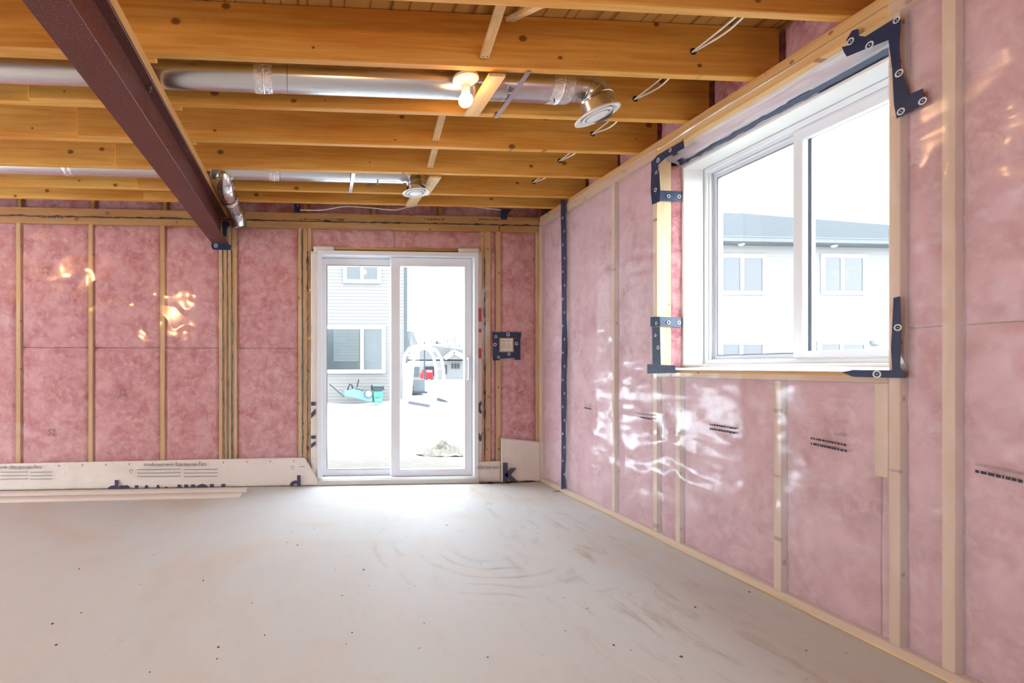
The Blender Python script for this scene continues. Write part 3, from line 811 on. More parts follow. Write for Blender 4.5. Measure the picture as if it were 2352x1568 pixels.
# ------------------------------------------------------------------ red steel beam with its wooden nailer
BX0, BX1, BZ0, BZ1 = -.815, -.677, 2.058, 2.298
bxc = (BX0 + BX1) / 2
beam = empty('steel_beam', (bxc, 1.0, BZ0)); tag(beam, 'dark red primed steel I-beam running to the back wall', 'beam')
yb0, yb1 = YF + .06, YB - .006
MB().box((BX0, yb0, BZ0), (BX1, yb1, BZ0 + .011)).build('bottom_flange', 'beam', beam, .002)
MB().box((bxc - .004, yb0, BZ0 + .0115), (bxc + .004, yb1, BZ1 - .0115)).build('web', 'beam', beam)
MB().box((BX0 + .018, yb0, BZ1 - .011), (BX1 - .018, yb1, BZ1)).build('top_flange', 'beam', beam, .002)
MB().box((BX0 + .02, yb0, BZ1 + .0005), (BX1 - .014, yb1, ZJ - .0005)).build('nailer_plate', 'joist_y', beam, .002)
p = onY(341, 203, 2.0)
bp_ = Vector((BX1 - .04, onZ(341, 203, BZ1 - .02).y, BZ1 - .0115))
MB().lathe(bp_, [(.010, 0), (.010, -.008), (.005, -.0085), (.005, -.024)], 6).build('bolt', 'grey_metal', beam)

# ------------------------------------------------------------------ bridging between joists
def strip(name, a, b, w, t, label, group, mat='strip', up=(0, 0, 1)):
    return tag(MB().bar(a, b, w, t, up).build(name, mat, bevel=.001), label, 'wood strip', group)
brid = {0: (.775, .87, 'in the bay before the broad knotty joist'), 2: (.765, .80, 'in the bay just behind the bulb bay'), 3: (.83, .87, 'in the bay before the far duct')}
for k, (xa, xb, where) in brid.items():
    y0, y1 = JB[k] + .002, JB[k + 1] - .040
    o = strip('bridging_strip', (xa, y0 + .01, ZS - .035), (xa, y1 - .008, ZJ + .035), .040, .018, 'falling bridging strip ' + where, 'cross bridging')
    for q in (-.009, .009):
        MB().lathe((xa + q, y1 - .018, ZJ + .034), [(.003, 0), (.003, .004)], 8, (0, -.55, -.83)).build('nail', 'dark', o)
    strip('bridging_strip', (xb + .02, y0 + .008, ZJ + .035), (xb + .02, y1 - .01, ZS - .03), .040, .018, 'rising bridging strip ' + where, 'cross bridging')
for k, (pa, pb, lab) in {1: ((1119, 172), (1158, 172), 'flat pale board beside the bare bulb, between two joists'),
                         4: ((985, 405), (1012, 405), 'flat pale board beside the far diffuser, between two joists'),
                         5: ((937, 458), (962, 458), 'flat pale board in the last bay before the back wall')}.items():
    x0, x1 = onZ(*pa, ZJ).x, onZ(*pb, ZJ).x
    xc = (x0 + x1) / 2; w = max(.06, min(.09, x1 - x0))
    zb_ = ZJ - .018
    tag(MB().box((xc - w / 2, JB[k] + .001, zb_), (xc + w / 2, JB[k + 1] - .039, zb_ + .014)).build('blocking_board', 'strip', bevel=.001), lab, 'board', 'flat blocking boards')

# ------------------------------------------------------------------ ducts
def seam(parent, c, ax, r, name='seam_ring', mat='galv_sharp', w=.006):
    return MB().lathe(Vector(c) - Vector(ax).normalized() * w / 2, [(r, 0), (r + .003, w * .3), (r + .003, w * .7), (r, w)], 28, ax, caps=False).build(name, mat, parent)
def elbow(parent, pts, r, n=4):
    """segmented adjustable elbow: one gored piece with raised rings at the joints"""
    P = [Vector(p) for p in pts]
    o = MB().tube(P, r, 28, False).build('elbow', 'galv_sharp', parent)
    for i in range(1, len(P) - 1):
        ax = (P[i + 1] - P[i - 1]).normalized(); seam(o, P[i], ax, r * 1.005)
    return o
def foil(parent, c, ax, r, w=.07):
    return MB().lathe(Vector(c) - Vector(ax) * w / 2, [(r + .0015, 0), (r + .0035, w * .2), (r + .002, w * .45), (r + .006, w * .5), (r + .002, w * .56), (r + .003, w * .8), (r + .0015, w)], 28, ax, caps=False).build('foil_tape', 'foil', parent)
D1Y, D1Z, DR = 2.44, 2.417, .075
duct = empty('round_duct', (0, D1Y, D1Z)); tag(duct, 'long shiny round duct running between the joists behind the bare bulb', 'duct')
def tubeX(x0, x1, Y, Z, r, parent, name='pipe', n=8):
    return MB().tube([(x0 + (x1 - x0) * k / n, Y, Z) for k in range(n + 1)], r, 36).build(name, 'galv', parent)
tubeX(XL, -.10, D1Y, D1Z, DR, duct); tubeX(-.098, 1.31, D1Y, D1Z, DR, duct)
foil(duct, (onY(606, 190, D1Y).x, D1Y, D1Z), (1, 0, 0), DR, .085)
foil(duct, (1.25, D1Y, D1Z), (1, 0, 0), DR, .11)
seam(duct, (.97, D1Y, D1Z), (1, 0, 0), DR)
elbow(duct, [(1.29, D1Y, D1Z), (1.345, 2.44, 2.418), (1.395, 2.438, 2.410), (1.432, 2.431, 2.386), (1.450, 2.421, 2.350), (1.447, 2.411, 2.312), (1.436, 2.402, 2.276)], .066)
MB().tube([(1.21, 2.405, D1Z - DR - .004), (1.212, 2.405, D1Z - DR - .02)], .006, 8).build('damper_nut', 'grey_metal', duct)
D2Y, D2Z = 3.62, 2.425
duct2 = empty('round_duct', (0, D2Y, D2Z)); tag(duct2, 'far round duct with a branch elbow dropping beside the steel beam', 'duct')
tubeX(XL, -.20, D2Y, D2Z, DR, duct2); tubeX(-.198, .69, D2Y, D2Z, DR, duct2)
foil(duct2, (onY(630, 405, D2Y).x, D2Y, D2Z), (1, 0, 0), DR, .075)
foil(duct2, (onY(160, 392, D2Y).x, D2Y, D2Z), (1, 0, 0), DR, .06)
elbow(duct2, [(.67, D2Y, D2Z), (.72, D2Y, D2Z), (.765, 3.612, 2.408), (.785, 3.60, 2.37), (.785, 3.592, 2.335), (.78, 3.586, 2.30)], DR * .93)
MB().tube([(.50, D2Y - .03, D2Z - DR), (.50, D2Y - .03, D2Z - DR - .02)], .006, 8).build('damper_nut', 'grey_metal', duct2)
elbow(duct2, [(-.598, 3.615, 2.41), (-.598, 3.62, 2.355), (-.597, 3.635, 2.325), (-.596, 3.665, 2.302), (-.596, 3.72, 2.29)], .0615)
MB().tube([(-.596, 3.71, 2.29), (-.596, 3.90, 2.287), (-.596, 4.08, 2.284)], .060, 28).build('branch_pipe', 'galv_sharp', duct2)
foil(duct2, (-.596, 3.86, 2.2875), (0, 1, 0), .061, .11)
elbow(duct2, [(-.596, 4.06, 2.284), (-.594, 4.13, 2.282), (-.585, 4.18, 2.262), (-.575, 4.205, 2.225), (-.570, 4.215, 2.175)], .063)
# round white diffusers
def diffuser(c, nrm, R, label):
    c = Vector(c); n = Vector(nrm).normalized()
    t = empty('air_diffuser', c); tag(t, label, 'air vent', 'round white ceiling diffusers')
    MB().lathe(c, [(R * .62, -.022), (R * .70, -.016), (R, -.002), (R * 1.0, .003), (R * .93, .006), (R * .72, -.004), (R * .66, -.016)], 40, n, caps=False).build('outer_rim', 'white_metal', t)
    MB().lathe(c, [(R * .60, -.012), (R * .68, .002), (R * .60, .008), (R * .54, .002), (R * .52, -.010)], 40, n, caps=False).build('middle_cone', 'white_metal', t)
    MB().lathe(c, [(R * .36, -.010), (R * .48, .006), (R * .40, .012), (0.0, .015)], 40, n).build('center_disc', 'white_metal', t)
    MB().lathe(c, [(R * .60, -.07), (R * .60, -.02), (R * .50, -.018), (0, -.018)], 32, n, caps=False).build('collar', 'galv_sharp', t)
    return t
diffuser((1.430, 2.400, 2.262), (.30, -.03, -1), .106, 'tilted round white diffuser hanging from the long duct near the window')
diffuser((.777, 3.582, 2.272), (.03, 0, -1), .098, 'smaller-looking round white diffuser under the far duct above the patio door')

# steel hanger straps
def strap(px0, px1, w, label):
    a, b = onZ(*px0, ZJ - .004), onZ(*px1, ZJ - .004); m_ = (a + b) / 2; m_.z -= .005
    m = MB(); side = (b - a).normalized().cross(Vector((0, 0, 1))) * w / 2
    pts = [a, a.lerp(m_, .5) + Vector((0, 0, -.001)), m_, b.lerp(m_, .5) + Vector((0, 0, -.001)), b]
    vs = []
    for p in pts: vs += [p - side, p + side]
    m.add(vs, [(2 * i, 2 * i + 1, 2 * i + 3, 2 * i + 2) for i in range(4)])
    return tag(m.build('hanger_strap', 'strap', solid=.0012), label, 'strap', 'duct hanger straps')
strap((1214, 165), (1139, 271), .024, 'thin steel strap holding up the long duct beside the bare bulb')
strap((812, 398), (804, 443), .024, 'thin steel strap holding up the far duct above the patio door')

# ------------------------------------------------------------------ bare bulbs in porcelain holders
def lamp(loc, label, mat, watts):
    c = Vector(loc)
    t = empty('bare_bulb_lamp', c); tag(t, label, 'lamp', 'bare bulb lamps')
    MB().lathe(c, [(.050, .052), (.050, .012)], 8).build('junction_box', 'grey_metal', t)
    MB().lathe(c, [(.052, .012), (.060, .006), (.060, -.006), (.046, -.016), (.030, -.022), (.026, -.030)], 32).build('porcelain_base', 'porcelain', t)
    MB().lathe(c, [(.022, -.028), (.020, -.048), (.019, -.064)], 24).build('socket', 'porcelain', t)
    prof = [(.014, -.060), (.017, -.070)]
    for k in range(1, 15):
        th = math.pi * (k / 15); 
        r = .033 * math.sin(th); h = -.100 + .033 * math.cos(th)
        if h < -.075: prof.append((r, h))
    prof.append((0, -.133))
    MB().lathe(c, prof, 28).build('bulb', mat, t)
    ld = bpy.data.lights.new('bulb_light', 'POINT'); ld.energy = watts; ld.color = BULB_COL; ld.shadow_soft_size = .036; ld.use_soft_falloff = False
    lo = bpy.data.objects.new('bulb_light', ld); link(lo, t); lo.location = (0, 0, -.100)
    return t
lamp((.735, 2.305, 2.362), 'lit bare bulb in a white porcelain holder under the joists', 'bulb', WATT_IN_VIEW)
lamp((-3.25, 1.58, 2.33), 'lit bare bulb beyond the steel beam, out of the picture', 'bulb', WATT_OTHER)
for q, lab in (((-2.2, .32, 1.98), 'lit bulb hung low on an added cord beyond the steel beam, out of the picture'), ((.25, .52, 1.98), 'added lit bulb hanging on a cord overhead of the viewer, out of the picture')):  # pendants added out of view to warm the joist sides
    t = lamp(q, lab, 'bulb', WATT_HANGING_FILL)
    MB().tube([(q[0], q[1], q[2] + .05), (q[0] + .004, q[1], (q[2] + ZS) / 2), (q[0], q[1], ZS - .001)], .005, 8).build('added_cord', 'cable', t)

# ------------------------------------------------------------------ electrical cables through the joists
def cable(name, pts, r, label, group=None):
    P = []
    for i in range(len(pts) - 1):
        a, b = Vector(pts[i]), Vector(pts[i + 1])
        p0 = Vector(pts[max(i - 1, 0)]); p3 = Vector(pts[min(i + 2, len(pts) - 1)])
        for k in range(6):
            t = k / 6
            P.append(.5 * (2 * a + (b - p0) * t + (2 * p0 - 5 * a + 4 * b - p3) * t * t + (3 * a - p0 - 3 * b + p3) * t ** 3))
    P.append(Vector(pts[-1]))
    return tag(MB().tube(P, r, 8).build(name, 'cable'), label, 'cable', group)
for q, lab in ((0, 'upper white cable threaded through the joists beside the window wall'), (1, 'lower sagging white cable threaded through the joists beside the window wall')):
    pts = [(HX - .006 + .013 * q, JB[0] - .45, HZ)]
    for k, yb in enumerate(JB):
        pts.append((HX - .006 + .013 * q, yb - .045, HZ - .004 + .003 * q)); pts.append((HX - .006 + .013 * q, yb + .005, HZ - .004 + .003 * q))
        nxt = JB[k + 1] if k < 6 else YB
        pts.append((HX + .018 * q - .004, (yb + nxt - .04) / 2, HZ - .006 - .016 * q * (1 + (k % 3) * .4)))
    pts.append((HX - .006 + .013 * q, YB - .03, HZ - .03))
    cable('electrical_cable', pts, .0042, lab, 'cables through the joists')
rimc = [onY(px, py, 4.25) for px, py in ((690, 482), (742, 482), (790, 474), (850, 477), (905, 482), (940, 475), (985, 470), (1060, 472), (1150, 482))]
cable('electrical_cable', rimc, .0045, 'thin white cable drooping along the top of the back wall')
cable('electrical_cable', [(.30, 2.10 + .12, 2.46), (.45, 2.25, 2.45), (.60, 2.27, 2.42), (.70, 2.29, 2.41)], .005, 'short white cable running into the box of the bare bulb')

# ------------------------------------------------------------------ navy tape
def tape_on(name, pts, plane, depth, label, group, th=.0012, logos=()):
    """tape patch outlined by picture points on the plane X=depth or Y=depth"""
    f = onX if plane == 'x' else onY
    P = [f(x, y, depth) for x, y in pts]
    n = Vector((-1, 0, 0)) if plane == 'x' else Vector((0, -1, 0))
    o = MB().prism(P, n * th).build(name, 'tape'); tag(o, label, 'tape', group)
    for lx, ly, r in logos:
        c = f(lx, ly, depth) + n * (th + .0002)
        MB().lathe(c, [(r * .62, 0), (r, 0), (r, .0005), (r * .62, .0005), (r * .62, 0)], 16, n, caps=False).build('tape_logo', 'tape_print', o)
        MB().lathe(c, [(r * .16, 0), (r * .16, .0005)], 8, n).build('tape_logo', 'tape_print', o)
    return o
XT = XR - .022
g_ = 'navy tape round the window'
seam_pts = [(1288, 458), (1298, 458), (1299, 600), (1301, 760), (1299, 900), (1298, 1000), (1297, 1122), (1289, 1124), (1290, 1000), (1289, 900), (1291, 760), (1290, 600)]
tape_on('tape_strip', seam_pts, 'x', XT, 'long vertical navy tape strip sealing the plastic near the room corner', None,
        logos=[(1294 + (3 if k % 2 else -1), 500 + 31 * k, .010) for k in range(20)])
a = onZ(1270, 1129, .002); b = onZ(1297, 1127, .002); c_ = onZ(1294, 1123, .002)
tag(MB().prism([a, b, c_], (0, 0, .0015)).build('tape_tail', 'tape'), 'loose navy tape end lying on the floor at the foot of the seam strip', 'tape')
tape_on('tape_strip', [(1496, 372), (1512, 355), (1570, 322), (1572, 340), (1530, 362), (1512, 378), (1512, 392), (1497, 392)], 'x', XT, 'navy tape over the upper far corner of the window opening', g_, logos=[(1512, 368, .013), (1540, 345, .011)])
tape_on('tape_strip', [(1496, 392), (1514, 392), (1517, 438), (1516, 462), (1498, 470), (1495, 440)], 'x', XT - .0015, 'short vertical navy tape below the upper far window corner', g_, logos=[(1506, 436, .012), (1508, 396, .010)])
tape_on('tape_strip', [(1494, 728), (1516, 727), (1517, 749), (1494, 750)], 'x', XT - .0015, 'navy tape end on the wall beside the lower part of the window post', g_, logos=[(1508, 742, .010)])
tape_on('tape_strip', [(1498, 750), (1516, 750), (1518, 838), (1499, 836)], 'x', XT, 'vertical navy tape down the lower far side of the window opening', g_, logos=[(1512, 798, .012), (1506, 770, .009)])
tape_on('tape_strip', [(1487, 836), (1551, 839), (1552, 856), (1487, 858)], 'x', XT - .0015, 'horizontal navy tape under the lower far corner of the window', g_)
# bands that wrap round the far side of the opening
def band(z0, z1, label):
    y_ = OY1 - .004
    m = MB().add([(XR - .026, y_, z0), (XR + .15, y_ - .012, z0 - .006), (XR + .15, y_ - .012, z1 - .008), (XR - .026, y_, z1)], [(0, 1, 2, 3)])
    o = tag(m.build('tape_band', 'tape', solid=.0015), label, 'tape', g_)
    for xx in (XR + .06, XR + .125):
        MB().lathe((xx, y_ - .012, (z0 + z1) / 2 - .008), [(.007, 0), (.011, 0), (.011, .0006), (.007, .0006), (.007, 0)], 14, (0, -1, 0), caps=False).build('tape_logo', 'tape_print', o)
def zr(x, y): return onX(x, y, XR).z
band(zr(1500, 465), zr(1500, 442), 'upper navy tape band wrapped across the bare window post')
band(zr(1500, 750), zr(1500, 728), 'lower navy tape band wrapped across the bare window post')
tape_on('tape_strip', [(1934, 108), (1950, 104), (1944, 92), (1958, 70), (1972, 66), (1973, 82), (1988, 84), (2062, 38), (2070, 46), (2068, 78), (2042, 92), (1990, 112), (1946, 130), (1940, 122)], 'x', XT, 'ragged navy tape over the upper near corner of the window opening', g_, logos=[(1954, 95, .013), (1998, 104, .014), (2060, 46, .011)])
tape_on('tape_strip', [(2040, 82), (2068, 74), (2066, 108), (2070, 160), (2084, 200), (2087, 218), (2120, 203), (2124, 238), (2060, 272), (2054, 240), (2050, 160)], 'x', XT - .0015, 'tall navy tape down the upper near side of the window with a sideways foot', g_, logos=[(2066, 168, .013), (2120, 232, .012), (2070, 256, .012)])
tape_on('tape_strip', [(2053, 684), (2068, 680), (2070, 740), (2069, 800), (2068, 846), (2050, 852), (2047, 800), (2050, 745)], 'x', XT, 'crumpled navy tape down the lower near side of the window opening', g_, logos=[(2063, 752, .012)])
tape_on('tape_strip', [(1934, 855), (1960, 849), (2048, 850), (2066, 842), (2081, 858), (2078, 868), (1960, 865)], 'x', XT - .0015, 'navy tape along the near end of the wooden window sill', g_, logos=[(2015, 859, .014)])
# tape line along the head of the window box
m = MB(); n_ = 40
def hd(a, b):
    y = WY1 + .005 - a * (WY1 - WY0 + .0); s = .012 + .012 * a + .006 * fbm(a * 9, 0, 0, 1.7, 2)
    return (2.194 - b * s * 2.0, y, WZ1 + .017 + b * s * .9 + .003 * fbm(a * 20, b, 4, 1.5, 2))
m.grid(hd, n_, 4)
tag(m.build('tape_strip', 'tape', solid=.0015, shade=True), 'long creased navy tape along the head of the white window box', 'tape', g_)
def hd2(a, b):
    y = OY0 + .004 + a * .16
    return (XR + .13 - b * .075, y, 2.212 + b * .045 + .004 * fbm(a * 6, b * 3, 2, 2, 2) - .012)
m = MB().grid(hd2, 12, 6)
tag(m.build('tape_patch', 'tape', solid=.0015, shade=True), 'shiny navy tape patch under the upper near end of the window head', 'tape', g_)
m = MB().grid(lambda a, b: (XR + .02 + a * .11, OY1 - .10 + b * .04 + a * .03, 2.262 - a * .068), 8, 3)
tag(m.build('tape_patch', 'tape', solid=.0015, shade=True), 'small navy tape patch under the upper far end of the window head', 'tape', g_)
# tape on the back wall
YT2 = YB - .022
tape_on('tape_strip', [(486, 548), (489, 556), (526, 561), (531, 563), (529, 574), (489, 573), (485, 566)], 'y', YT2, 'navy tape strip under the end of the steel beam', 'navy tape on the back wall', logos=[(496, 564, .016)])
tape_on('tape_strip', [(509, 507), (523, 508), (530, 516), (521, 522), (520, 545), (512, 540)], 'y', YT2, 'navy tape patch beside the end of the steel beam, behind the duct elbow', 'navy tape on the back wall')
tape_on('tape_patch', [(676, 468), (690, 468), (689, 487), (677, 487)], 'y', YB - .004, 'small navy tape patch where the thin cable enters above the patio door', 'navy tape on the back wall', logos=[(684, 472, .008)])
tape_on('tape_patch', [(1150, 480), (1176, 481), (1166, 490), (1164, 505), (1150, 504)], 'y', YB - .004, 'torn navy tape patch high on the back wall near the room corner', 'navy tape on the back wall')

# ------------------------------------------------------------------ electrical box framed in tape
c0 = onY(1131, 827, YB); ob = empty('outlet_box', onY(1163, 795, YB - .02)); tag(ob, 'cream outlet box framed with navy tape beside the patio door', 'outlet box')
YO = YB - .022
for pts, lg in (([(1131, 762), (1197, 763), (1196, 777), (1147, 776), (1131, 776)], [(1167, 768, .016), (1139, 773, .013)]),
                ([(1132, 776), (1147, 776), (1148, 827), (1132, 828)], [(1137, 791, .015), (1145, 820, .012)]),
                ([(1178, 777), (1195, 777), (1195, 826), (1183, 826)], [(1186, 789, .015)]),
                ([(1147, 807), (1183, 806), (1183, 821), (1147, 824)], [(1169, 813, .014)])):
    P = [onY(x, y, YO) for x, y in pts]
    o = MB().prism(P, (0, -.0015, 0)).build('tape_border', 'tape', ob)
    for lx, ly, r in lg:
        MB().lathe(onY(lx, ly, YO - .0018), [(r * .6, 0), (r, 0), (r, .0005), (r * .6, .0005), (r * .6, 0)], 16, (0, -1, 0), caps=False).build('tape_logo', 'tape_print', o)
q = px_rect(1147, 1179, 776, 808, YO)
frame_ring(MB(), 'y', YO - .004, YO + .03, (q[0], q[1], q[2], q[3]), (q[0] + .008, q[1] - .008, q[2] + .008, q[3] - .008)).build('box_rim', plain('tan_box_rim', (.5, .36, .22), .5), ob)
o = MB().box((q[0] + .008, YO + .002, q[2] + .008), (q[1] - .008, YO + .03, q[3] - .008)).build('cover_card', 'paper', ob)
for k in range(2):
    z = q[3] - .03 - 0 * k
    MB().box((q[0] + .022 + k * .045, YO + .0012, z), (q[0] + .055 + k * .045, YO + .0018, z + .006)).build('card_print', 'ink_grey', o)
    MB().box((q[0] + .020 + k * .046, YO + .0014, q[2] + .03), (q[0] + .058 + k * .046, YO + .0018, q[3] - .045)).build('card_panel', plain('card_panel_tone', (.62, .57, .50), .6), o)

# ------------------------------------------------------------------ white trim boards lying on the floor by the back wall
def trim_board(px_end, py0, z0, depth, label, skew):
    e = onZ(px_end, py0, z0 if z0 > 0 else .001)
    t = .045
    prof = [(0, 0), (0, .010), (.012, .020), (.03, .024), (.07, .024), (.085, .018), (.09, 0)]   # moulded cross section lying flat
    L = 3.2
    m = MB(); poly0 = [(e.x, e.y + a, z0 + b) for a, b in prof]
    m.prism(poly0, (-L, skew, 0))
    return tag(m.build('trim_board', 'trim', bevel=.001), label, 'trim board', 'white trim boards on the floor')
trim_board(551, 1143, 0.0005, .09, 'front white moulded trim board lying on the concrete floor', -.05)
trim_board(566, 1130, 0.0005, .09, 'rear white moulded trim board lying on the floor against the wall foot', -.02)

# printing on the plastic of the right wall
def film_print(x0, y0, x1, y1, n, faint=False):
    a, b = onX(x0, y0, XR - .024), onX(x1, y1, XR - .024); d = b - a
    for row in range(2):
        t = 0.0
        while t < .97:
            w = random.uniform(.04, .14) if row else random.uniform(.03, .10)
            p = a + d * t + Vector((0, 0, -.022 * row)); q = a + d * min(1, t + w) + Vector((0, 0, -.022 * row))
            h = .009 if row else .008
            MB().add([p, q, q + Vector((0, 0, h)), p + Vector((0, 0, h))], [(0, 1, 2, 3)]).build('sheet_print', 'ink_grey' if (faint and not row) else 'ink_black', wall_right, solid=.0004)
            t += w + random.uniform(.012, .03)
film_print(1862, 1008, 1945, 1025, 1)
film_print(1630, 976, 1690, 986, 1)
film_print(1460, 949, 1498, 956, 1, True)
film_print(1342, 930, 1358, 934, 1, True)
film_print(2240, 1068, 2352, 1092, 1, True)
p0, p1 = onX(1917, 998, XR - .024), onX(1936, 1001, XR - .024)
MB().add([p0, p1, p1 + Vector((0, 0, .008)), p0 + Vector((0, 0, .008))], [(0, 1, 2, 3)]).build('sheet_print', 'ink_grey', wall_right, solid=.0004)

# loose grit on the slab
mb = MB()
for k in range(70):
    p = onZ(random.uniform(100, 2000), random.uniform(1150, 1560), 0)
    if p.x > XR - .05 or p.y > YB - .2: continue
    r = random.choice((.002, .003, .004, .006)); h = r * .8
    vs = [p + Vector((r * math.cos(t) * random.uniform(.7, 1.3), r * math.sin(t) * random.uniform(.7, 1.3), 0)) for t in (0, 1.3, 2.6, 3.9, 5.1)]
    mb.add(vs + [p + Vector((0, 0, h))], [(0, 1, 5), (1, 2, 5), (2, 3, 5), (3, 4, 5), (4, 0, 5), (4, 3, 2, 1, 0)])
tag(mb.build('floor_debris', plain('dark_grit', (.10, .085, .07), .8)), 'dark grit scattered over the concrete floor', 'debris', kind='stuff')

# ================================================================== OUTSIDE
def ext(name, col, rough=.6, **kw): return plain(name, col, rough, spec=.06, **kw)
def mk_ground():
    m = Mat('snow_and_mud')
    p = m.world()
    g = m.node('ShaderNodeNewGeometry'); s = m.node('ShaderNodeSeparateXYZ'); m.link(g.outputs['Position'], s.inputs[0])
    n = m.noise(p, 1.5, 6, .65, .5); n2 = m.noise(p, 14, 5, .7)
    mud = m.mix(n2, (.075, .066, .055), (.17, .155, .135))
    near = m.ramp(m.math('MULTIPLY', s.outputs[1], .1), [(.52, (1, 1, 1)), (.78, (0, 0, 0))])
    mask = m.ramp(m.math('ADD', m.math('MULTIPLY', near, .45), m.math('ADD', m.math('MULTIPLY', n, .6), m.math('MULTIPLY', n2, .22))), [(.60, (0, 0, 0)), (.74, (1, 1, 1))])
    m.color(m.mix(mask, (.80, .82, .84), mud)); m.rough(.9); m.spec(.05); m.bump(n2, .4, .03); return m.m
MT['ground'] = mk_ground()
MT['siding'] = ext('beige_vinyl_siding', (.118, .110, .105), .55, var=.02)
MT['siding2'] = ext('pale_vinyl_siding', (.136, .128, .122), .55, var=.02)
MT['ext_white'] = ext('white_exterior_trim', (.75, .76, .76), .5, var=.02)
MT['corner_post'] = ext('grey_corner_post', (.045, .052, .056), .5)
MT['ext_glass'] = plain('house_window_glass', (.025, .031, .033), .12)
MT['ext_glass2'] = plain('house_window_glass_pale', (.030, .031, .034), .2)
def mk_shingle():
    m = Mat('grey_roof_shingles')
    n = m.noise(m.coords((1, 1, 1)), 9, 5, .7); b = m.node('ShaderNodeTexBrick'); m.link(m.coords((2.2, 2.2, 6), rot=(0, 0, 0)), b.inputs['Vector'])
    b.inputs['Scale'].default_value = 1.2; b.inputs['Color1'].default_value = (.034, .037, .041, 1); b.inputs['Color2'].default_value = (.042, .046, .049, 1); b.inputs['Mortar'].default_value = (.033, .037, .040, 1)
    m.color(m.mix(m.math('MULTIPLY', n, .4), b.outputs[0], (.056, .059, .062))); m.rough(.9); m.spec(.05); return m.m
MT['shingle'] = mk_shingle()
def gz(x, y):
    z = -.06 + .10 * max(0, min(1, (y - 8) / 5)) + .04 * fbm(x, y, 0, .5, 3)
    # bank of snow against the neighbour's wall, thinning toward its corner
    if y > 7: z += .22 * math.exp(-((y - 11.0) / 2.2) ** 2) * max(0, min(1, (1.6 - x) / 2.2))
    if x > 1.2: z += .25 * math.exp(-((y - 15) / 3.5) ** 2) * max(0, min(1, (x - 1.2) / 1.5))
    return z
GX0, GX1, GY0, GY1 = -14, 30, -6, 62
def gfn(a, b):
    x = GX0 + (GX1 - GX0) * a; y = GY0 + (GY1 - GY0) * (b ** 1.35)
    return (x, y, gz(x, y))
def gkeep(a, b):
    x = GX0 + (GX1 - GX0) * a; y = GY0 + (GY1 - GY0) * (b ** 1.35)
    return not (x < 2.75 and y < 4.35)
m = MB().grid(gfn, 160, 160, gkeep); m.smooth = True
ground = m.build('ground', 'ground'); tag(ground, kind='structure')

def siding_wall(name, parent, x0, x1, Y, z0, z1, lap, mat, holes=()):
    """lapped boards facing -Y: one stepped surface"""
    m = MB(); z = z0; vs = []; fs = []; prev = None
    rows = []
    while z < z1:
        rows.append((z, Y - .007)); rows.append((min(z + lap, z1), Y)); z += lap
    for (z, y) in rows: vs += [(x0, y, z), (x1, y, z)]
    for i in range(len(rows) - 1): fs.append((2 * i, 2 * i + 1, 2 * i + 3, 2 * i + 2))
    m.add(vs, fs)
    return m.build(name, mat, parent, solid=0)
def house_window(parent, x0, x1, z0, z1, Y, split, glass='ext_glass', fw=.09, blinds=None):
    w = frame_ring(MB(), 'y', Y - .06, Y - .016, (x0, x1, z0, z1), (x0 + fw, x1 - fw, z0 + fw, z1 - fw)).build('window', 'ext_white', parent)
    edges = [x0 + fw] + [s_ for s_ in split] + [x1 - fw]
    for s_ in split:
        MB().box((s_ - fw * .45, Y - .058, z0 + fw), (s_ + fw * .45, Y - .018, z1 - fw)).build('mullion', 'ext_white', w)
    for a, b in zip(edges[:-1], edges[1:]):
        MB().box((a, Y - .03, z0 + fw), (b, Y - .02, z1 - fw)).build('pane', glass, w)
    if blinds:
        for a, b in blinds:
            n = 22
            m = MB()
            for k in range(n):
                z = z0 + fw + .22 + (z1 - z0 - 2 * fw - .22) * (k + .5) / n
                m.box((a, Y - .036, z - .009), (b, Y - .0305, z + .009))
            tag(m.build('window_blind', ext('white_blind', (.085, .092, .09), .6), w), kind='stuff')
    return w
YH = 13.0
h1 = empty('neighbour_house', (onY(850, 842, YH).x, YH, 0)); tag(h1, 'beige sided house with white windows seen through the fixed door panel', 'house')
hx1 = onY(929, 800, YH).x
siding_wall('siding', h1, -12, hx1, YH, -.1, 6.2, .0865, 'siding')
MB().box((hx1, YH - .03, -.1), (onY(935.5, 800, YH).x, YH + .06, 6.2)).build('corner_post', 'corner_post', h1)
MB().box((-12, YH + .05, -.1), (hx1, YH + 7, 6.2)).build('house_body', 'siding', h1)
MB().prism([(-12.4, YH - .4, 6.2), (-12.4, YH + 7.4, 6.2), (-12.4, YH + 3.5, 8.6)], (hx1 + 12.8, 0, 0)).build('roof', 'shingle', h1)
def HP(x, y, Y=YH): q = onY(x, y, Y); return q.x, q.z
ax_, az_ = HP(700, 857); bx_, bz_ = HP(884.5, 748)
house_window(h1, ax_, bx_, az_, bz_, YH, [HP(831, 800)[0]], blinds=[(HP(766, 800)[0], HP(824, 800)[0]), (HP(838, 800)[0], HP(864, 800)[0])])
ax_, az_ = HP(788, 650); bx_, bz_ = HP(874, 560)
house_window(h1, ax_, bx_, az_, bz_, YH, [HP(831, 600)[0]])
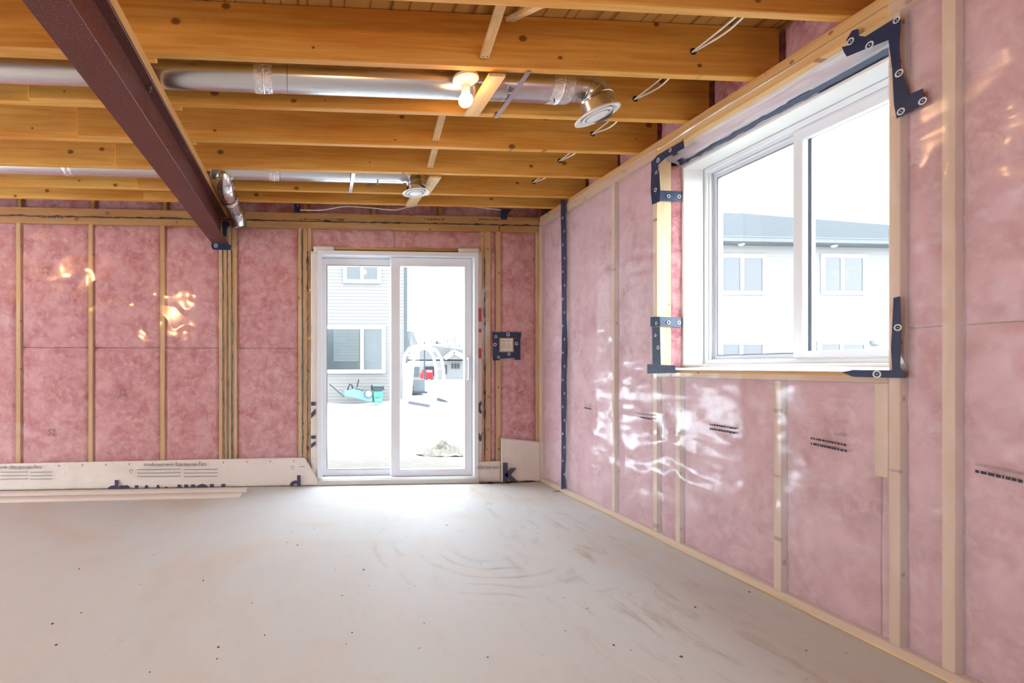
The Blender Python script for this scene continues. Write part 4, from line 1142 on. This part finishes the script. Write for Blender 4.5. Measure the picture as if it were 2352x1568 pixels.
# second house, seen through the side window
YH2 = 16.0
h2 = empty('pale_house', (onY(1850, 842, YH2).x, YH2, 0)); tag(h2, 'pale two-storey house with grey hip roof seen through the side window', 'house')
ex = onY(1300, 570, YH2).x; ez = onY(1850, 566, YH2).z
hx2 = onY(2540, 588, YH2).x
siding_wall('siding', h2, ex, hx2, YH2, -.2, ez, .13, 'siding2')
MB().box((ex, YH2 + .05, -.2), (hx2, YH2 + 9, ez)).build('house_body', 'siding2', h2)
MB().box((ex - .3, YH2 - .42, ez), (hx2 + .3, YH2 + .01, ez + .05)).build('soffit', ext('grey_soffit', (.068, .071, .074), .6), h2)
MB().box((ex - .3, YH2 - .46, ez + .02), (hx2 + .3, YH2 - .425, ez + .20)).build('fascia', ext('pale_fascia', (.088, .089, .09), .6), h2)
r0 = onY(1662, 489, YH2 + 4.5); r1 = onY(1702, 489, YH2 + 4.5)
zr_ = r1.z; e0 = ez + .15
A = Vector((ex - .4, YH2 - .47, e0)); B = Vector((hx2 + .4, YH2 - .47, e0)); C2 = Vector((hx2 + .4, YH2 + 9.4, e0)); D2 = Vector((ex - .4, YH2 + 9.4, e0))
R0 = Vector((r0.x - 1.2, YH2 + 4.5, zr_)); R1 = Vector((r1.x, YH2 + 4.5, zr_))
MB().add([A, B, C2, D2, R0, R1], [(0, 1, 5, 4), (1, 2, 5), (2, 3, 4, 5), (3, 0, 4), (3, 2, 1, 0)]).build('hip_roof', 'shingle', h2)
for (x0, x1, y0, y1, sp) in ((1640, 1757, 585, 676, 1702), (1884, 1987, 585, 676, 1932), (1640, 1757, 783, 900, 1700), (1876, 1990, 783, 900, 1931)):
    ax_, az_ = HP(x0, y1, YH2); bx_, bz_ = HP(x1, y0, YH2)
    house_window(h2, ax_, bx_, az_, bz_, YH2, [HP(sp, 700, YH2)[0]], 'ext_glass2', .12)
for px in (1703, 1916):
    q = onY(px, 571, YH2 - .2)
    MB().lathe((q.x, YH2 - .2, ez - .004), [(.09, 0), (.09, -.02), (.05, -.05)], 16).build('soffit_light', 'ext_white', h2)
q = onY(2012, 787, YH2 - .05)
MB().prism([(q.x - .15, YH2 - .13, q.z - .05), (q.x + .12, YH2 - .13, q.z - .08), (q.x + .12, YH2 - .13, q.z + .02), (q.x - .15, YH2 - .13, q.z + .07)], (0, .1, 0)).build('dryer_vent', ext('grey_vent_hood', (.16, .17, .17), .5), h2)

# teal wheelbarrow lying by the neighbour's wall
MT['teal'] = ext('teal_plastic', (.085, .15, .155), .4, var=.05)
MT['green'] = ext('green_plastic', (.05, .14, .11), .4, var=.05)
MT['grey_ext'] = ext('weathered_grey', (.03, .033, .036), .6)
YW = 12.2
def W(x, y, dy=0): return onY(x, y, YW + dy)
wb = empty('garden_cart', W(815, 925)); tag(wb, 'teal garden cart tipped in the snow beside the green bin', 'garden cart')
tub = [W(791, 895), W(806, 897), W(815, 891), W(834, 895), W(845, 905), W(857, 915), W(854, 924), W(838, 920), W(815, 914), W(791, 910)]
MB().prism(tub, (0, .42, 0)).build('tub', 'teal', wb, .02)
MB().bar(W(815, 891, -.01), W(835, 896.5, -.01), .02, .03, (0, 1, 0)).build('tub_rim', 'grey_ext', wb)
c = W(846, 904, -.05); MB().lathe(c, [(.10, 0), (.10, .05)], 24, (0, -1, 0)).build('wheel', ext('grey_tyre', (.045, .05, .054), .6), wb)
MB().lathe(c + Vector((0, -.051, 0)), [(.075, 0), (.07, .012), (0, .014)], 24, (0, -1, 0)).build('wheel_hub', 'ext_white', wb)
MB().tube([W(757, 882), W(790, 911)], .014, 8).build('handle', 'grey_ext', wb)
MB().tube([W(820, 889, .2), W(824, 871, .2)], .018, 8).build('handle', 'grey_ext', wb)
MB().tube([W(798, 896, .2), W(803, 882, .15), W(808, 884, .15), W(812, 896, .2)], .02, 8).build('axle_hoop', 'grey_ext', wb)
# green bin with a bag over the rim
gb = empty('green_bin', W(870, 926)); tag(gb, 'green recycling bin with a grey bag over its rim by the wall', 'bin')
b0, b1, t0, t1 = W(860, 926), W(878, 927), W(857, 897), W(880, 897)
def slab4(p, dy): return p
MB().add([b0, b1, t1, t0] + [q + Vector((0, .32, 0)) for q in (b0, b1, t1, t0)], [(0, 1, 2, 3), (4, 7, 6, 5), (0, 4, 5, 1), (1, 5, 6, 2), (2, 6, 7, 3), (3, 7, 4, 0)]).build('bin_body', 'green', gb, .012)
bag = [W(855.5, 886), W(868, 884.5), W(881.5, 886), W(883, 897), W(879, 895), W(870, 897.5), W(860, 898), W(856, 895)]
MB().prism([q + Vector((0, -.03, 0)) for q in bag], (0, .40, 0)).build('bin_bag', 'grey_ext', gb, .01)
lid = px_rect(857, 880, 884, 887, YW - .04)
MB().box((lid[0], YW - .045, lid[2]), (lid[1], YW + .36, lid[3])).build('bin_lid', ext('pale_green_lid', (.075, .1, .096), .5), gb)
q = px_rect(863, 874.5, 917, 919, YW - .012); MB().box((q[0], YW - .012, q[2]), (q[1], YW - .001, q[3])).build('bin_sticker', 'ext_white', gb)
q = px_rect(863.5, 874, 911, 914, YW - .012); MB().box((q[0], YW - .010, q[2]), (q[1], YW - .001, q[3])).build('bin_grip', ext('dark_green', (.03, .12, .09), .5), gb)

# white lattice garden arch
YA = 12.0
ga = empty('garden_arch', onY(968, 935, YA)); tag(ga, 'white lattice garden arch standing in the snow', 'garden arch')
def A_(x, y, d=0): return onY(x, y, YA + d)
MT['arch'] = ext('white_arch_plastic', (.78, .78, .78), .4, var=.02)
outer_f = [(928, 935), (929, 880), (928, 830), (931, 813), (940, 801), (955, 795), (968, 792), (985, 795), (1003, 806), (1014, 824), (1019, 850), (1020, 900)]
inner_f = [(941, 930), (945, 880), (948, 840), (952, 818), (961, 804), (973, 799), (986, 804), (996, 820), (1001, 845), (1003, 900)]
for nm, pts, d in (('arch_rail', outer_f, -.25), ('arch_rail', inner_f, .25)):
    MB().tube([A_(x, y, d) for x, y in pts], .035, 8).build(nm, 'arch', ga)
for (xa, ya), (xb, yb_) in (((929, 860), (944, 860)), ((929, 835), (949, 838)), ((931, 815), (953, 816)), ((942, 800), (962, 803)), ((968, 792), (975, 799)), ((1000, 804), (990, 807)), ((1013, 822), (997, 822)), ((1018, 846), (1001, 846)),
                        ((929, 885), (944, 884)), ((929, 905), (943, 905)), ((928, 925), (942, 924))):
    MB().bar(A_(xa, ya, -.25), A_(xb, yb_, .25), .05, .03).build('arch_slat', 'arch', ga)
for k in range(3):
    x = 932.5 + 3.4 * k
    MB().bar(A_(x, 935, -.2 + .13 * k), A_(x + 1.2, 838, -.2 + .13 * k), .022, .022, (0, 1, 0)).build('arch_slat', 'arch', ga)

# things in the snow by the arch
q = px_rect(945, 975, 870, 901, 13.5)
t = empty('covered_crate', (sum(q[:2]) / 2, 13.5, q[2])); tag(t, 'pale blue grey wrapped crate in the snow under the garden arch', 'crate')
mm = MB().box((q[0], 13.4, q[2]), (q[1], 13.9, q[3])); mm.build('crate_body', ext('pale_tarp', (.07, .075, .083), .5), t, .03)
MB().box((q[0] - .03, 13.35, q[2] - .02), (q[1] + .05, 13.95, q[2] + .03)).build('crate_base', 'grey_ext', t)
tag(MB().bar(onY(940, 924, 10.5), onY(986, 932, 10.2), .10, .06).build('timber', ext('grey_timber', (.055, .054, .06), .7), bevel=.005), 'grey timber lying in the snow in front of the garden arch', 'timber')
tag(MB().prism([onY(x, y, 10.9) for x, y in ((1010, 914), (1024, 919), (1032, 925), (1010, 922))], (0, .25, 0)).build('slate_slab', 'grey_ext'), 'dark slab poking out of the snow beyond the arch', 'slab')

# far bungalow with garage
YG = 38.0
def G(x, y): return onY(x, y, YG)
fg = empty('far_bungalow', (G(1000, 842).x, YG, 0)); tag(fg, 'far pale bungalow with garage door and gabled porch beyond the garden arch', 'house')
MT['far_wall'] = ext('far_pale_wall', (.125, .122, .118), .7, var=.02)
MT['far_roof'] = ext('far_grey_roof', (.098, .096, .095), .8, var=.03)
a, b = G(937, 866), G(1120, 826)
MB().box((a.x - 6, YG, 0), (b.x, YG + 8, b.z)).build('wall', 'far_wall', fg)
MB().prism([G(905, 828), G(1130, 828), G(1130, 812), G(995, 793), G(960, 793), G(905, 828)][:5], (0, 8, 0)).build('roof', 'far_roof', fg)
MB().prism([G(1018, 822), G(1036, 808), G(1068, 825), G(1068, 826), G(1018, 824)], (0, -.6, 0)).build('gable', 'far_wall', fg)
MB().bar(G(1016, 823) + Vector((0, -.7, 0)), G(1036, 808) + Vector((0, -.7, 0)), .3, .22, (0, 1, 0)).build('gable_trim', 'ext_white', fg)
MB().bar(G(1036, 808) + Vector((0, -.7, 0)), G(1070, 825) + Vector((0, -.7, 0)), .3, .22, (0, 1, 0)).build('gable_trim', 'ext_white', fg)
for k in range(3):
    a, b = G(1037 + 7 * k, 846), G(1041 + 7 * k, 835)
    MB().box((a.x, YG - .08, a.z), (b.x, YG - .01, b.z)).build('window', 'grey_ext', fg)
a, b = G(948, 864), G(962, 842); MB().box((a.x, YG - .08, a.z), (b.x, YG - .01, b.z)).build('side_door', ext('blue_grey_door', (.05, .058, .062), .5), fg)
a, b = G(974, 864), G(997, 841.5); MB().box((a.x, YG - .08, a.z), (b.x, YG - .01, b.z)).build('garage_shade_panel', ext('garage_shade_tone', (.02, .022, .028), .6), fg)  # solid dark panel; shade inside the garage is put into its colour
MB().box((G(1020, 858).x, YG - .08, G(1020, 858).z), (G(1026, 838).x, YG - .01, G(1026, 838).z)).build('front_door', 'grey_ext', fg)
q = px_rect(977, 995, 849, 862, 35.0); q = (q[0], q[1], gz(q[0], 35) + .03, q[3])
rt = empty('red_vehicle', (sum(q[:2]) / 2, 35, q[2])); tag(rt, 'red vehicle parked before the dark garage opening', 'vehicle')
MB().prism([(q[0], 35, q[2] + .1), (q[1], 35, q[2] + .1), (q[1], 35, q[2] + .3), (q[1] - .04, 35, q[3]), (q[0] + .04, 35, q[3]), (q[0], 35, q[2] + .3)], (0, 1.2, 0)).build('vehicle_body', ext('red_paint', (.16, .015, .02), .4), rt, .03)
for x in (q[0] + .08, q[1] - .08):
    MB().lathe((x, 34.98, q[2] + .1), [(.09, 0), (.09, .15)], 14, (0, 1, 0)).build('wheel', 'dark', rt)
MB().box((q[0] + .1, 34.97, q[3] - .16), (q[1] - .1, 34.995, q[3] - .04)).build('windscreen', 'ext_white', rt)
sb = empty('snow_blower', onY(968, 863, 34)); tag(sb, 'small red machine standing in front of the far garage', 'machine')
q = px_rect(966, 972, 857, 863, 34); q = (q[0], q[1], gz(q[0], 34) - .03, q[3])
MB().box((q[0], 34, q[2]), (q[1], 34.3, q[3])).build('machine_body', ext('red_machine', (.15, .02, .018), .5), sb, .02)
MB().tube([((q[0] + q[1]) / 2, 34.1, q[3]), ((q[0] + q[1]) / 2 + .1, 34.2, q[3] + .2)], .02, 6).build('machine_handle', 'grey_ext', sb)

# street lamp with a curved arm
YL = 30.0
sl = empty('street_lamp', onY(975, 864, YL)); tag(sl, 'dark street lamp with a curved arm rising behind the garden arch', 'street lamp')
MT['lamp_metal'] = ext('dark_lamp_metal', (.03, .033, .042), .5)
MB().tube([onY(975, 866, YL) + Vector((0, 0, -.5)), onY(975, 786, YL)], .035, 10).build('pole', 'lamp_metal', sl)
MB().tube([onY(x, y, YL) for x, y in ((973, 786), (982, 786), (989, 783), (995, 780), (1001, 779), (1004, 782))], .022, 8).build('arm', 'lamp_metal', sl)
MB().lathe(onY(1003.5, 784, YL), [(.02, .06), (.05, 0), (.10, -.12), (.10, -.15)], 16).build('lamp_head', 'lamp_metal', sl)

# bare trees far behind
MT['bark'] = ext('grey_bark', (.055, .053, .052), .9)
def tree(px, py, Y, hpx, seed, label):
    rnd = random.Random(seed); base = onY(px, py, Y); top_z = base.z + hpx * Y / FPX; base.z = -.1; H = top_z + .1; m = MB()
    def grow(p, d, L, r, lvl):
        q = p + d * L; mid = p.lerp(q, .5) + Vector((rnd.uniform(-1, 1), rnd.uniform(-1, 1), 0)) * L * .06
        m.tube([p, mid, q], [r, r * .8, r * .55], 5, False)
        if lvl == 0: return
        for k in range(3 if lvl > 1 else 4):
            nd = (d + Vector((rnd.uniform(-.75, .75), rnd.uniform(-.5, .5), rnd.uniform(-.05, .55)))).normalized()
            grow(p.lerp(q, rnd.uniform(.55, 1.0)), nd, L * rnd.uniform(.55, .8), r * .5, lvl - 1)
    t = empty('bare_tree', base); tag(t, label, 'tree', 'bare trees on the horizon')
    for k in range(3):
        grow(base, Vector((rnd.uniform(-.22, .22), rnd.uniform(-.2, .2), 1)).normalized(), H * .45, H * .014, 4)
    o = m.build('branches', 'bark', t, shade=True); o['kind'] = 'stuff'
    return t
tree(958, 800, 50, 52, 3, 'small bare tree rising over the bungalow roof behind the lamp post')
tree(1012, 806, 54, 70, 11, 'tall bare tree behind the bungalow roof, right of the street lamp')
tree(1046, 812, 59, 62, 5, 'bare tree at the far end of the bungalow roof beside the door frame')
# distant hazy hill of houses behind the neighbour's corner
q = [onY(x, y, 58) for x, y in ((930, 866), (960, 866), (960, 790), (950, 762), (938, 760), (930, 765))]
tag(MB().prism(q, (0, 3, 0)).build('distant_house', ext('distant_grey', (.072, .072, .073), .9)), 'faint distant grey house end beside the neighbour corner', 'house')

# heap of frozen earth near the door
def heap(px, py, R, H, label):
    c = onZ(px, py, -.05); m = MB()
    def fn(a, b):
        th = a * math.tau; r = b * R
        z = H * (1 - b) ** 1.3 * (1 + .8 * fbm(c.x + r * math.cos(th), c.y + r * math.sin(th), 0, 7, 4)) - .05
        return (c.x + r * math.cos(th) * 1.5, c.y + r * math.sin(th), max(-.12, z + .02 * fbm(r * math.cos(th), r * math.sin(th), 2, 14, 3)))
    m.grid(fn, 40, 16); m.smooth = True
    return tag(m.build('earth_heap', ext('frozen_earth', (.125, .112, .093), .95, var=.75, vscale=30)), label, 'earth heap')
heap(1022, 1040, .25, .15, 'low heap of grey brown earth in the snow outside the sliding panel')
